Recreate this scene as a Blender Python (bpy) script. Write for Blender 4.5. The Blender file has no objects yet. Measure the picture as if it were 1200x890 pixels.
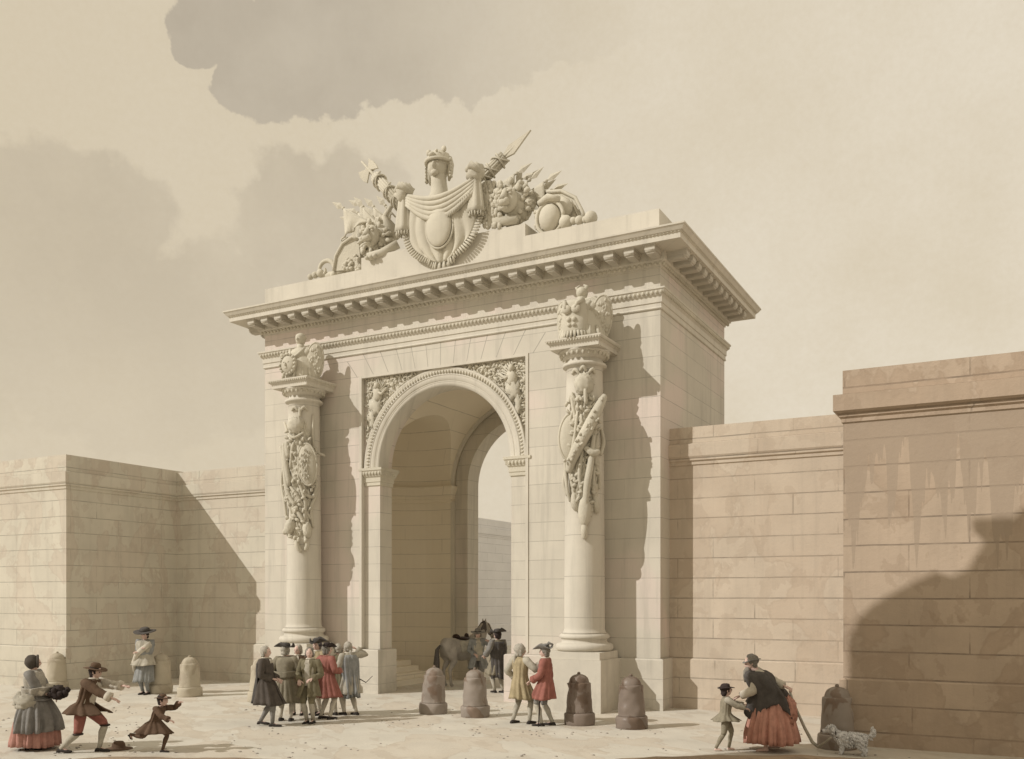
import bpy, math, random
import numpy as np
from mathutils import Vector, Matrix, noise as mnoise

# ---------------------------------------------------------------- camera, sky, sun, exposure
S = bpy.context.scene
COL = S.collection
PI = math.pi
R_ = math.radians
FPX, CX, HOR, EYE, YAW = 1092.7, 600.0, 699.8, 2.75, R_(28.19)
cam = bpy.data.objects.new('camera', bpy.data.cameras.new('camera'))
COL.objects.link(cam)
cam.location = (0, 0, EYE)
cam.rotation_euler = (PI/2, 0, YAW)
cam.data.sensor_width = 36
cam.data.lens = 36*FPX/1200
cam.data.shift_y = (HOR-445)/1200
cam.data.clip_end = 3000
S.camera = cam
S.view_settings.view_transform = 'Standard'
S.view_settings.look = 'None'
S.view_settings.exposure = 0
S.view_settings.gamma = 1
S.cycles.diffuse_bounces = 8

SUNV = Vector((0.85, 1.0, -0.90)).normalized()      # the way the light travels
sun = bpy.data.objects.new('sun', bpy.data.lights.new('sun', 'SUN'))
COL.objects.link(sun)
sun.data.energy = 2.9
sun.data.angle = R_(0.3)
sun.data.color = (1.0, 0.955, 0.89)
sun.location = (-30, -20, 40)
sun.rotation_euler = SUNV.to_track_quat('-Z', 'Y').to_euler()

class NT:
    """small helper to write node graphs"""
    def __init__(s, tree): s.t = tree; s.n = tree.nodes; s.l = tree.links
    def new(s, typ, **kw):
        n = s.n.new(typ)
        for k, v in kw.items(): setattr(n, k, v)
        return n
    def put(s, sock, v):
        if hasattr(v, 'is_output') or isinstance(v, bpy.types.NodeSocket): s.l.new(v, sock)
        elif v is not None:
            if sock.type == 'RGBA' and len(v) == 3: v = (*v, 1)
            sock.default_value = v
    def m(s, op, a, b=None, c=None, clamp=False):
        n = s.new('ShaderNodeMath', operation=op, use_clamp=clamp)
        for i, v in enumerate((a, b, c)):
            if v is not None: s.put(n.inputs[i], v)
        return n.outputs[0]
    def vm(s, op, a, b=None, out=0):
        n = s.new('ShaderNodeVectorMath', operation=op)
        s.put(n.inputs[0], a)
        if b is not None: s.put(n.inputs[1], b)
        return n.outputs[out]
    def xyz(s, v):
        n = s.new('ShaderNodeSeparateXYZ'); s.put(n.inputs[0], v); return n.outputs
    def comb(s, x, y, z):
        n = s.new('ShaderNodeCombineXYZ')
        for i, v in enumerate((x, y, z)): s.put(n.inputs[i], v)
        return n.outputs[0]
    def noise(s, vec, scale, detail=4, rough=.55, dist=0):
        n = s.new('ShaderNodeTexNoise')
        s.put(n.inputs['Vector'], vec); s.put(n.inputs['Scale'], scale)
        s.put(n.inputs['Detail'], detail); s.put(n.inputs['Roughness'], rough)
        s.put(n.inputs['Distortion'], dist)
        return n.outputs[0]
    def rng(s, v, a, b, c=0., d=1., smooth=False):
        n = s.new('ShaderNodeMapRange'); n.clamp = True
        if smooth: n.interpolation_type = 'SMOOTHSTEP'
        for k, q in zip(('Value', 'From Min', 'From Max', 'To Min', 'To Max'), (v, a, b, c, d)): s.put(n.inputs[k], q)
        return n.outputs[0]
    def mix(s, f, a, b, mode='MIX'):
        n = s.new('ShaderNodeMix', data_type='RGBA', blend_type=mode)
        s.put(n.inputs[0], f); s.put(n.inputs[6], a); s.put(n.inputs[7], b)
        return n.outputs[2]

def srgb(r, g, b):
    f = lambda c: ((c/255+.055)/1.055)**2.4 if c > 10 else c/255/12.92
    return (f(r), f(g), f(b))

def alb(r, g, b):
    """albedo of a stone or cloth that reads as (r, g, b) in this warm daylight"""
    c = srgb(r, g, b); t = (.85, .715, .515); return tuple(min(.84, x/y*1.03) for x, y in zip(c, t))
w = bpy.data.worlds.new('World'); S.world = w; w.use_nodes = True
T = NT(w.node_tree)
bg = T.n['Background']
sky = T.new('ShaderNodeTexSky', sky_type='NISHITA')
sky.sun_disc = False
to_sun = -SUNV
sky.sun_elevation = math.asin(to_sun.z)
sky.sun_rotation = math.atan2(to_sun.x, to_sun.y)
sky.air_density = 1.6; sky.dust_density = 3.0
bw = T.new('ShaderNodeRGBToBW'); T.l.new(sky.outputs[0], bw.inputs[0])
lum = T.rng(bw.outputs[0], 1.0, 14.0, .93, 1.08)
dirv = T.vm('NORMALIZE', T.new('ShaderNodeTexCoord').outputs['Generated'])
R3 = (math.cos(YAW), math.sin(YAW), 0); F3 = (-math.sin(YAW), math.cos(YAW), 0)
dr = T.vm('DOT_PRODUCT', dirv, R3, out=1); df = T.vm('DOT_PRODUCT', dirv, F3, out=1)
dz = T.xyz(dirv)[2]
az = T.m('ARCTAN2', dr, df)                       # azimuth about the view heading
el = T.m('ARCSINE', dz)
def sph(x, y):
    """direction (azimuth, elevation) of a cloud lobe"""
    u, v = (x-CX)/FPX, (HOR-y)/FPX
    return math.atan(u), math.atan(v/math.hypot(1, u))
vec2 = T.comb(az, el, 0.0)
n1 = T.noise(vec2, 9, 5, .55); n2 = T.noise(vec2, 30, 4, .6)
wob = T.m('ADD', T.m('MULTIPLY', T.m('SUBTRACT', n1, .5), 1.3), T.m('MULTIPLY', T.m('SUBTRACT', n2, .5), .75))
def lobes(L):
    cur = None
    for x, y, rx, ry in L:
        a, e = sph(x, y); ra, re = rx/FPX*.85, ry/FPX*.8
        d = T.vm('LENGTH', T.comb(T.m('DIVIDE', T.m('SUBTRACT', az, a), ra), T.m('DIVIDE', T.m('SUBTRACT', el, e), re), 0.0), out=1)
        f = T.m('SUBTRACT', 1.0, d)
        cur = f if cur is None else T.m('MAXIMUM', cur, f)
    return T.m('ADD', cur, wob)
c1 = lobes([(262, 35, 70, 48), (300, 100, 66, 46), (380, 60, 130, 78), (500, 50, 160, 80), (232, 60, 34, 26), (640, 30, 160, 50)])
edge1 = T.rng(c1, 0.0, .09, smooth=True)
fade1 = T.rng(az, sph(330, 100)[0], sph(760, 100)[0], 1.0, 0.05, smooth=True)
m1 = T.m('MULTIPLY', edge1, fade1)
c2 = lobes([(115, 260, 110, 90), (60, 330, 150, 160), (340, 270, 85, 110), (250, 390, 190, 130), (420, 250, 90, 80), (120, 430, 190, 130)])
edge2 = T.rng(c2, -.02, .22, smooth=True)
fade2 = T.rng(az, sph(380, 300)[0], sph(620, 300)[0], 1.0, 0.0, smooth=True)
m2 = T.m('MULTIPLY', T.m('MULTIPLY', edge2, fade2), T.rng(el, sph(300, 560)[1], sph(300, 250)[1], .35, 1.0, smooth=True))
side = T.rng(az, -.5, .5, smooth=True)
base = T.mix(side, srgb(214, 201, 177), srgb(227, 216, 196))
mott = T.noise(vec2, 5, 6, .6)
base = T.mix(T.rng(mott, .38, .66), base, T.mix(.5, base, srgb(211, 197, 171)))
grain = T.noise(vec2, 160, 3, .7)
base = T.mix(T.rng(grain, .3, .7, 0, .10), base, srgb(190, 172, 140))
c_in = T.mix(T.rng(T.noise(vec2, 7, 5, .6), .35, .68), srgb(160, 150, 136), srgb(184, 174, 158))
base = T.mix(T.m('MULTIPLY', m1, .64), base, c_in)
base = T.mix(T.m('MULTIPLY', T.m('MULTIPLY', m2, T.rng(T.noise(vec2, 6, 5, .65), .3, .62, .35, 1.0)), .46), base, srgb(176, 164, 145))
fin = T.vm('SCALE', base, None)
fin.node.inputs['Scale'].default_value = 1
T.l.new(T.m('MULTIPLY', lum, 10.6), fin.node.inputs['Scale'])
T.l.new(fin, bg.inputs[0]); bg.inputs[1].default_value = 0.1

# ---------------------------------------------------------------- helpers
def at(x, y, Y):
    """point of the plane Y=const seen at survey reading (x, y)"""
    u, v = (x-CX)/FPX, (HOR-y)/FPX
    d = (F3[0]+R3[0]*u, F3[1]+R3[1]*u, v)
    t = Y/d[1]
    return np.array([d[0]*t, Y, EYE+v*t])
def ground_at(x, y):
    u, v = (x-CX)/FPX, (HOR-y)/FPX
    t = -EYE/v
    return (F3[0]+R3[0]*u)*t, (F3[1]+R3[1]*u)*t

A = lambda *a: np.array(a, float)
def nrm(v):
    v = np.asarray(v, float); l = np.linalg.norm(v); return v/l if l > 1e-9 else v

class MB:
    def __init__(s): s.v = []; s.f = []; s.sm = []
    def add(s, V, F, smooth=True, M=None):
        o = len(s.v)
        if M is not None: V = [tuple(M @ Vector(p)) for p in V]
        s.v += [tuple(map(float, p)) for p in V]
        s.f += [tuple(i+o for i in f) for f in F]; s.sm += [smooth]*len(F)
        return s
    def box(s, x0, x1, y0, y1, z0, z1, M=None):
        V = [(x, y, z) for z in (z0, z1) for x, y in ((x0, y0), (x1, y0), (x1, y1), (x0, y1))]
        return s.add(V, [(3, 2, 1, 0), (4, 5, 6, 7), (0, 1, 5, 4), (1, 2, 6, 5), (2, 3, 7, 6), (3, 0, 4, 7)], False, M)
    def loft(s, rings, cap=True, smooth=True, closed=True, M=None):
        n = len(rings[0]); V = [p for r in rings for p in r]; F = []
        for i in range(len(rings)-1):
            for j in range(n if closed else n-1):
                k = (j+1) % n
                F.append((i*n+j, i*n+k, (i+1)*n+k, (i+1)*n+j))
        if cap: F += [tuple(range(n))[::-1], tuple(range((len(rings)-1)*n, len(rings)*n))]
        return s.add(V, F, smooth, M)
    def lathe(s, prof, n=32, c=(0, 0, 0), cap=True, M=None, smooth=True):
        rings = [[(c[0]+r*math.cos(2*PI*j/n), c[1]+r*math.sin(2*PI*j/n), c[2]+z) for j in range(n)] for r, z in prof]
        return s.loft(rings, cap, smooth, True, M)
    def tube(s, path, rad, n=8, cap=True, flat=1.0, ref=(0, 0, 1), M=None):
        P = [np.asarray(p, float) for p in path]
        if not hasattr(rad, '__len__'): rad = [rad]*len(P)
        rings = []; u = None
        for i, p in enumerate(P):
            t = nrm(P[min(i+1, len(P)-1)]-P[max(i-1, 0)])
            if u is None:
                r = np.asarray(ref, float)
                if abs(t @ nrm(r)) > .95: r = A(1, 0, 0)
                u = nrm(r-t*(r @ t))
            else: u = nrm(u-t*(u @ t))
            b = np.cross(t, u)
            rings.append([p+rad[i]*(u*math.cos(2*PI*j/n)*flat+b*math.sin(2*PI*j/n)) for j in range(n)])
        return s.loft(rings, cap, True, True, M)
    def ell(s, c, r, nu=14, nv=9, rot=None, amp=0, freq=3, seed=0, M=None):
        if not hasattr(r, '__len__'): r = (r, r, r)
        V = [];
        for i in range(nv+1):
            th = PI*i/nv
            for j in range(nu):
                ph = 2*PI*j/nu
                d = Vector((math.sin(th)*math.cos(ph), math.sin(th)*math.sin(ph), math.cos(th)))
                k = 1+(amp*mnoise.noise(d*freq+Vector((seed*7.3, seed*3.1, 0))) if amp else 0)
                p = Vector((d.x*r[0]*k, d.y*r[1]*k, d.z*r[2]*k))
                if rot is not None: p = rot @ p
                V.append((c[0]+p.x, c[1]+p.y, c[2]+p.z))
        F = [(i*nu+j, (i+1)*nu+j, (i+1)*nu+(j+1) % nu, i*nu+(j+1) % nu) for i in range(nv) for j in range(nu)]
        return s.add(V, F, True, M)
    def rect(s, x0, x1, y0, y1, prof, cap=True):
        """profile [(projection, z)] swept round a rectangle with mitred corners"""
        rings = [[(x0-p, y0-p, z), (x1+p, y0-p, z), (x1+p, y1+p, z), (x0-p, y1+p, z)] for p, z in prof]
        return s.loft(rings, cap, False)
    def path(s, pts, prof, cap=False):
        """profile [(projection to the left of travel, z)] swept along an open plan path"""
        P = [A(*p) for p in pts]; N = []
        for i in range(len(P)):
            ns = []
            for a, b in ((i-1, i), (i, i+1)):
                if a >= 0 and b < len(P):
                    t = nrm(P[b]-P[a]); ns.append(A(-t[1], t[0]))
            m = nrm(sum(ns)); N.append(m/max(.3, m @ ns[0]))
        rings = [[(P[i][0]+N[i][0]*p, P[i][1]+N[i][1]*p, z) for i in range(len(P))] for p, z in prof]
        return s.loft(rings, False, False, False)
    def prism(s, poly, y0, y1, smooth=False):
        """polygon [(x, z)] extruded along y"""
        n = len(poly)
        V = [(x, y0, z) for x, z in poly]+[(x, y1, z) for x, z in poly]
        F = [tuple(range(n)), tuple(range(2*n-1, n-1, -1))]+[(i, n+i, n+(i+1) % n, (i+1) % n) for i in range(n)]
        return s.add(V, F, smooth)

def link(name, mb, mat, parent=None, recalc=True, origin=None):
    me = bpy.data.meshes.new(name)
    me.from_pydata(mb.v, [], mb.f)
    me.polygons.foreach_set('use_smooth', mb.sm)
    me.update()
    if recalc:
        import bmesh
        b = bmesh.new(); b.from_mesh(me)
        bmesh.ops.recalc_face_normals(b, faces=b.faces[:]); b.to_mesh(me); b.free()
    me.materials.append(mat)
    o = bpy.data.objects.new(name, me); COL.objects.link(o)
    if parent is not None:
        o.parent = parent
        if parent.get('_w'):                       # mesh written in world coordinates
            o['_w'] = 1
            if parent.type == 'EMPTY': o.location = -parent.location
    return o

def tag(o, label=None, cat=None, group=None, kind=None):
    for k, v in (('label', label), ('category', cat), ('group', group), ('kind', kind)):
        if v: o[k] = v
    return o
def thing(name, label, cat, loc=(0, 0, 0), rz=0, group=None, world=False):
    o = bpy.data.objects.new(name, None); COL.objects.link(o)
    o.location = loc; o.rotation_euler = (0, 0, rz); o['kind'] = 'thing'
    if world: o['_w'] = 1
    return tag(o, label, cat, group)
def copy_tree(o, parent=None):
    c = o.copy(); COL.objects.link(c); c.parent = parent
    for ch in list(o.children): copy_tree(ch, c)
    return c

# ---------------------------------------------------------------- materials
def stone(name, base, joints=None, var=.12, stain=None, stain_amt=.5, drip=0, lines=None, arch=False, head=.9, jd=.62, streak=0, rough=.85, bump=.25, tint2=None):
    m = bpy.data.materials.new(name); m.use_nodes = True
    T = NT(m.node_tree); b = T.n['Principled BSDF']
    co = T.new('ShaderNodeTexCoord').outputs['Object']
    x, y, z = T.xyz(co)
    col = T.mix(T.rng(T.noise(co, .9, 6, .6), .32, .7), base, tuple(c*(1-var) for c in base))
    if tint2: col = T.mix(T.rng(T.noise(T.vm('ADD', co, (9, 3, 5)), .35, 3, .5, .5), .5, .62), col, tint2)
    dark = tuple(c*.42 for c in base)
    hgt = T.noise(co, 14, 6, .65)
    if joints:
        bwid, row, mort, vmix = joints
        wv = T.m('MULTIPLY', T.m('SUBTRACT', T.noise(co, 1.2, 2), .5), .02)
        uv = T.comb(T.m('ADD', T.m('ADD', x, y), 100.0), T.m('ADD', T.m('SUBTRACT', z, 1.25-row*40), wv), 0.0)
        bk = T.new('ShaderNodeTexBrick')
        bk.offset = .47; bk.squash = 1; 
        T.put(bk.inputs['Vector'], uv); T.put(bk.inputs['Color1'], (1, 1, 1, 1)); T.put(bk.inputs['Color2'], (0, 0, 0, 1))
        T.put(bk.inputs['Mortar'], (.5, .5, .5, 1)); T.put(bk.inputs['Scale'], 1.0); T.put(bk.inputs['Mortar Size'], mort)
        T.put(bk.inputs['Mortar Smooth'], .25); T.put(bk.inputs['Bias'], 0.0)
        T.put(bk.inputs['Brick Width'], bwid); T.put(bk.inputs['Row Height'], row)
        col = T.mix(T.m('MULTIPLY', T.xyz(bk.outputs[0])[0], vmix), col, tuple(c*.80 for c in base))
        # strong bed joints, broken head joints
        bed = T.m('FRACT', T.m('DIVIDE', T.xyz(uv)[1], row))
        bedm = T.m('LESS_THAN', T.m('MINIMUM', bed, T.m('SUBTRACT', 1.0, bed)), mort*.9/row)
        brk = T.rng(T.noise(co, 1.7, 3, .6), .42, .62)
        jm = T.m('MAXIMUM', T.m('MULTIPLY', bedm, T.rng(T.noise(co, 2.3, 3, .6), .3, .6, .45, 1.0)), T.m('MULTIPLY', bk.outputs[1], T.m('MULTIPLY', brk, head)))
        col = T.mix(T.m('MULTIPLY', jm, jd), col, dark)
        hgt = T.m('SUBTRACT', hgt, T.m('MULTIPLY', jm, .8))
    if arch:   # radiating joints of the flat arch over the opening
        ax, zc = arch
        dx = T.m('SUBTRACT', x, ax); dzv = T.m('SUBTRACT', z, zc)
        ang = T.m('FRACT', T.m('MULTIPLY', T.m('ARCTAN2', dx, dzv), 9.5))
        an = T.m('LESS_THAN', T.m('MINIMUM', ang, T.m('SUBTRACT', 1.0, ang)), .021)
        msk = T.m('MULTIPLY', T.m('MULTIPLY', T.m('GREATER_THAN', z, 9.08), T.m('LESS_THAN', z, 9.75)), T.m('LESS_THAN', T.m('ABSOLUTE', dx), 3.2))
        col = T.mix(T.m('MULTIPLY', T.m('MULTIPLY', an, msk), .7), col, dark)
    if stain:
        ws = T.comb(T.m('ADD', x, T.m('MULTIPLY', y, .7)), y, T.m('MULTIPLY', z, .8))
        n = T.noise(ws, .55, 5, .55, .4)
        a = T.m('MULTIPLY', T.rng(n, .50, .512, 0, 1), T.rng(n, .5, .64, 1.0, .45))
        edge = T.m('MULTIPLY', T.m('SUBTRACT', 1.0, T.rng(n, .512, .53)), a)
        col = T.mix(T.m('MULTIPLY', a, stain_amt), col, stain)
        col = T.mix(T.m('MULTIPLY', edge, .35*stain_amt), col, dark)
        n = T.noise(T.vm('ADD', ws, (31, 7, 2)), 1.6, 4, .6, .3)
        a = T.rng(n, .56, .575, 0, 1)
        col = T.mix(T.m('MULTIPLY', a, stain_amt*.6), col, tuple(c*.8 for c in stain))
    if streak:   # rain runs and soot, long and narrow
        sn = T.noise(T.comb(T.m('MULTIPLY', T.m('ADD', x, y), 3.0), 0.0, T.m('MULTIPLY', z, .22)), 1.3, 5, .65)
        col = T.mix(T.m('MULTIPLY', T.rng(sn, .50, .74), streak), col, tuple(c*.62 for c in base))
        low = T.m('MULTIPLY', T.rng(z, 1.4, .0), T.rng(T.noise(co, 1.6, 5, .65), .42, .62))
        col = T.mix(T.m('MULTIPLY', low, streak*1.1), col, tuple(c*.62 for c in base))
    if drip:   # water runs hanging from under the string course
        q = T.noise(T.comb(T.m('MULTIPLY', T.m('ADD', x, y), 1.5), 0.0, 0.0), 1.6, 3, .6)
        q2 = T.noise(co, 2.5, 3)
        ln = T.m('ADD', T.m('MULTIPLY', T.rng(q, .42, .68), 3.6), T.m('MULTIPLY', q2, .5))
        a = T.m('MULTIPLY', T.m('GREATER_THAN', z, T.m('SUBTRACT', 5.9, ln)), T.m('LESS_THAN', z, 6.0))
        col = T.mix(T.m('MULTIPLY', a, drip), col, tuple(c*.70 for c in base))
    spk = T.rng(T.noise(co, 34, 3, .75), .62, .74)
    col = T.mix(T.m('MULTIPLY', spk, .16), col, dark)
    T.put(b.inputs['Base Color'], col); T.put(b.inputs['Roughness'], rough)
    T.put(b.inputs['Specular IOR Level'], .25)
    bp = T.new('ShaderNodeBump'); T.put(bp.inputs['Strength'], bump); T.put(bp.inputs['Distance'], .012)
    T.put(bp.inputs['Height'], hgt); T.l.new(bp.outputs[0], b.inputs['Normal'])
    return m
def cloth(name, base, var=.25, rough=.9, scale=9, bump=.3):
    m = bpy.data.materials.new(name); m.use_nodes = True
    T = NT(m.node_tree); b = T.n['Principled BSDF']
    co = T.new('ShaderNodeTexCoord').outputs['Object']
    n = T.noise(co, scale, 4, .6)
    T.put(b.inputs['Base Color'], T.mix(T.rng(n, .35, .65), base, tuple(c*(1-var) for c in base)))
    T.put(b.inputs['Roughness'], rough); T.put(b.inputs['Specular IOR Level'], .2)
    bp = T.new('ShaderNodeBump'); T.put(bp.inputs['Strength'], bump); T.put(bp.inputs['Distance'], .01)
    T.put(bp.inputs['Height'], T.noise(co, scale*5, 4, .6)); T.l.new(bp.outputs[0], b.inputs['Normal'])
    return m

GATE = alb(193, 174, 141)
M = {}
M['gate'] = stone('dressed stone', GATE, (2.6, .49, .009, .30), .13, head=.45, arch=(-13.8, 5.2), streak=.6, tint2=alb(197, 172, 142))
M['carved'] = stone('carved stone', alb(190, 171, 136), None, .2, streak=.3, bump=.9)
M['plain'] = stone('moulding stone', GATE, None, .12, streak=.5)
M['shaft'] = stone('column stone', GATE, (30., 1.0, .009, .0), .12, streak=.5)
M['inner'] = stone('brightened interior stone', (.79, .73, .61), (3.0, .49, .009, .10), .06)  # base colour raised above the gate stone to brighten the shaded passage
M['wall_l'] = stone('pale boundary wall stone', alb(190, 171, 137), (1.7, .49, .012, .26), .14, jd=.75, bump=.5, streak=.35, stain=alb(176, 150, 118), stain_amt=.4)
M['wall_r'] = stone('stained boundary wall stone', alb(188, 163, 128), (1.9, .49, .014, .34), .16, jd=.85, bump=.6, streak=.4, stain=alb(170, 142, 108), stain_amt=.4)
M['block_r'] = stone('brown weathered wall stone', alb(173, 145, 111), (2.1, .49, .015, .38), .2, jd=.9, bump=.7, streak=.4, stain=alb(150, 121, 89), stain_amt=.42, drip=.75)
M['wall_f'] = stone('far wall stone', alb(206, 190, 164), (1.7, .49, .012, .12), .1)
M['pebble'] = stone('pebble', alb(160, 142, 116), None, .3)
M['bol_brown'] = stone('brown stone', alb(124, 104, 82), None, .3, stain=alb(92, 68, 46), stain_amt=.75, rough=.42, bump=.15)
M['bol_tan'] = stone('tan stone', alb(140, 121, 97), None, .28, stain=alb(112, 84, 58), stain_amt=.7, rough=.55, bump=.15)
M['bol_pale'] = stone('pale stone', alb(170, 150, 116), None, .2, stain=alb(146, 124, 94), stain_amt=.5, rough=.7, bump=.15)
M['ground'] = stone('beaten sandy ground', alb(192, 174, 142), None, .16, stain=alb(178, 154, 120), stain_amt=.5, bump=.6)
M['earth'] = stone('brown earth', alb(154, 126, 92), None, .3, stain=alb(128, 104, 78), stain_amt=.6, bump=.8)
M['plaster'] = stone('house plaster', alb(176, 156, 126), None, .2)
M['tile'] = stone('roof tile', alb(140, 96, 74), (.3, .25, .02, .4), .3)
M['glass'] = cloth('dark window glass', alb(60, 58, 54), .2, .2)
M['wood'] = cloth('weathered wood', alb(96, 76, 58), .3)
def albc(r, g, b):
    c = srgb(r, g, b); return tuple(min(.8, x/y*1.0) for x, y in zip(c, (1.06, 1.0, .86)))
C = lambda n, r, g, b, **k: M.__setitem__(n, cloth(n+' cloth', albc(r, g, b), **k))
C('dark', 92, 83, 72); C('drab', 150, 139, 114); C('olive', 128, 118, 90); C('red', 160, 104, 88); C('pale', 186, 176, 152)
C('grey', 140, 134, 122); C('slate', 92, 86, 78); C('brown', 106, 84, 64); C('pink', 190, 140, 120); C('white', 212, 200, 174)
C('yellow', 176, 158, 120); C('black', 66, 59, 52); C('wig', 190, 180, 158, scale=30, bump=.9); C('darkhair', 70, 60, 54, scale=30, bump=.9)
C('greyhair', 146, 137, 120, scale=30, bump=.9); C('leather', 60, 46, 38, rough=.5); C('salmon', 200, 146, 122); C('bluegrey', 152, 150, 140)
C('horse', 176, 166, 148, scale=4, bump=.15); C('mane', 100, 93, 84, scale=30, bump=.9); C('fur', 226, 220, 206, scale=20, bump=1.0)
M['skin'] = cloth('skin', alb(196, 158, 128), .1, .6, bump=.05)

# ---------------------------------------------------------------- ground
g = MB(); g.add([(-400, -200, 0), (400, -200, 0), (400, 600, 0), (-400, 600, 0)], [(0, 1, 2, 3)], False)
tag(link('ground', g, M['ground']), kind='structure')
def bank(name, cx, cy, rx, ry, h, rot, seed):
    V = []; F = []; n = 40; k = 8
    for i in range(k+1):
        for j in range(n):
            a = 2*PI*j/n
            rr = (i/k)*(1+.28*mnoise.noise(Vector((math.cos(a)*1.6+seed, math.sin(a)*1.6, 0)))+.1*mnoise.noise(Vector((math.cos(a)*5+seed, math.sin(a)*5, 3))))
            x, y = rr*rx*math.cos(a), rr*ry*math.sin(a)
            X = cx+x*math.cos(rot)-y*math.sin(rot); Y = cy+x*math.sin(rot)+y*math.cos(rot)
            z = h*(1-(i/k)**2)+(.4*h*mnoise.noise(Vector((X*2, Y*2, seed))) if 0 < i < k else 0)
            V.append((X, Y, max(z, .004) if i < k else .002))
    for i in range(k):
        for j in range(n): F.append((i*n+j, (i+1)*n+j, (i+1)*n+(j+1) % n, i*n+(j+1) % n))
    tag(link(name, MB().add(V, F), M['earth']), kind='structure')
for i, (x, y, rx, ry, h) in enumerate([(190, 893, 2.0, .42, .06), (40, 897, 1.9, .5, .06), (890, 892, 2.3, .52, .07), (1090, 903, 2.3, .5, .06), (480, 900, 3.4, .35, .04)]):
    a, b = ground_at(x, y); bank('earth_ground', a, b, rx, ry, h, YAW, i*3.7+1)

rnd = random.Random(77); pb = MB()
for k in range(1500):
    d = rnd.uniform(15.6, 27); r = rnd.uniform(-.60, .60)*d
    x = F3[0]*d+R3[0]*r; y = F3[1]*d+R3[1]*r
    if y > 21.3 or mnoise.noise(Vector((x*.5, y*.5, 0))) < -.05+.3*rnd.random(): continue
    q = rnd.uniform(.008, .028)
    pb.ell((x, y, q*.25), (q*rnd.uniform(.8, 1.6), q, q*.55), 6, 4, rot=Matrix.Rotation(rnd.random()*3, 3, 'Z'), amp=.5, seed=k)
tag(link('pebbles', pb, M['pebble'], recalc=False), kind='stuff')
# ---------------------------------------------------------------- boundary walls
def wallprof(pr, top):
    return [(.06, -.3), (.06, 1.21), (0, 1.25), (0, 5.98), (.03, 6.0), (.03, 6.07), (.07, 6.10), (.07, 6.14), (pr, 6.20), (pr, 6.50), (.01, 6.53), (.01, top-.24), (.035, top-.22), (.035, top)]
def wall(name, label, rc, mat, pr, top):
    x0, x1, y0, y1 = rc
    t = thing(name, label, 'wall', ((x0+x1)/2, (y0+y1)/2, 0), world=True)
    P = wallprof(pr, top); body = MB().rect(*rc, P[2:11]); link('wall_face', body, mat, t)
    link('plinth', MB().rect(*rc, [(.06, -.3), (.06, 1.21), (.0, 1.2495)]), mat, t)
    link('parapet', MB().rect(*rc, [(.01, 6.533), (.01, top-.003)]), mat, t)
    return t
wall('bastion_wall', 'pale stone wall block jutting forward at the left edge, behind the woman in the bonnet', (-44, -24.95, 18.3, 34), M['wall_l'], .10, 7.02)
wall('curtain_wall', 'pale recessed stone wall between the left block and the gate, crossed by a diagonal shadow', (-25.3, -20.0, 22.5, 24.2), M['wall_l'], .09, 6.96)
wall('stained_wall', 'tan recessed stone wall on the right of the gate, behind the child and bearded figure', (-7.9, -2.4, 22.3, 24.2), M['wall_r'], .10, 6.93)
wall('weathered_bastion', 'brown weathered wall block at the right edge with drip stains and a big shadow', (-2.77, 14, 18.25, 30), M['block_r'], .16, 6.97)
wall('courtyard_wall', 'distant pale stone wall seen through the arch behind the horse', (-30, -25.2, 36, 90), M['wall_f'], .10, 7.0)

# ---------------------------------------------------------------- the gate
X0, X1, Y0, Y1 = -20.16, -7.5, 21.6, 27.3
AX, AR, AZ = -13.8, 2.13, 6.42
gate = thing('triumphal_gate', 'tall sandstone triumphal arch gate with two engaged columns and deep bracketed cornice', 'gate', (AX, Y0, 0), world=True)
def arch_poly(xl, xr, r, zt, zc=AZ, n=40):
    P = [(xl, 0), (AX-r, 0)]+[(AX-r*math.cos(PI*i/n), zc+r*math.sin(PI*i/n)) for i in range(n+1)]+[(AX+r, 0), (xr, 0), (xr, zt), (xl, zt)]
    return P
def slab(xl, xr, r, zt, y0, y1):
    mb = MB(); n = 40
    # front and back as quads between the intrados and a box outline, robustly triangulated strips
    for y, fl in ((y0, 0), (y1, 1)):
        arc = [(AX-r*math.cos(PI*i/n), AZ+r*math.sin(PI*i/n)) for i in range(n+1)]
        V = []; F = []
        V += [(xl, y, 0), (AX-r, y, 0), (AX-r, y, AZ), (xl, y, AZ), (AX+r, y, 0), (xr, y, 0), (xr, y, AZ), (AX+r, y, AZ)]
        F += [(0, 1, 2, 3), (4, 5, 6, 7)]
        o = len(V)
        for x, z in arc: V += [(x, y, z), (x, y, zt)]
        for i in range(n): F.append((o+2*i, o+2*i+2, o+2*i+3, o+2*i+1))
        o = len(V); V += [(xl, y, AZ), (AX-r, y, AZ), (AX-r, y, zt), (xl, y, zt), (AX+r, y, AZ), (xr, y, AZ), (xr, y, zt), (AX+r, y, zt)]
        F += [(o, o+1, o+2, o+3), (o+4, o+5, o+6, o+7)]
        if fl: F = [f[::-1] for f in F]
        mb.add(V, F, False)
    poly = arch_poly(xl, xr, r, zt); m = len(poly)
    V = [(x, y0, z) for x, z in poly]+[(x, y1, z) for x, z in poly]
    for i in range(m):
        j = (i+1) % m
        if poly[i][1] == 0 and poly[j][1] == 0: continue
        mb.add([V[i], V[m+i], V[m+j], V[j]], [(0, 1, 2, 3)], False)
    return mb
PL, PR, PT = -16.5, -11.14, 9.06                                   # the recessed panel round the arch
face = MB()
for q in ([(X0, 0), (PL, 0), (PL, PT), (X0, PT)], [(PR, 0), (X1, 0), (X1, PT), (PR, PT)], [(X0, PT), (X1, PT), (X1, 10.9), (X0, 10.9)]):
    face.prism(q, Y0, Y0+.16)
link('facade', face, M['gate'], gate, recalc=True)
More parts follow.
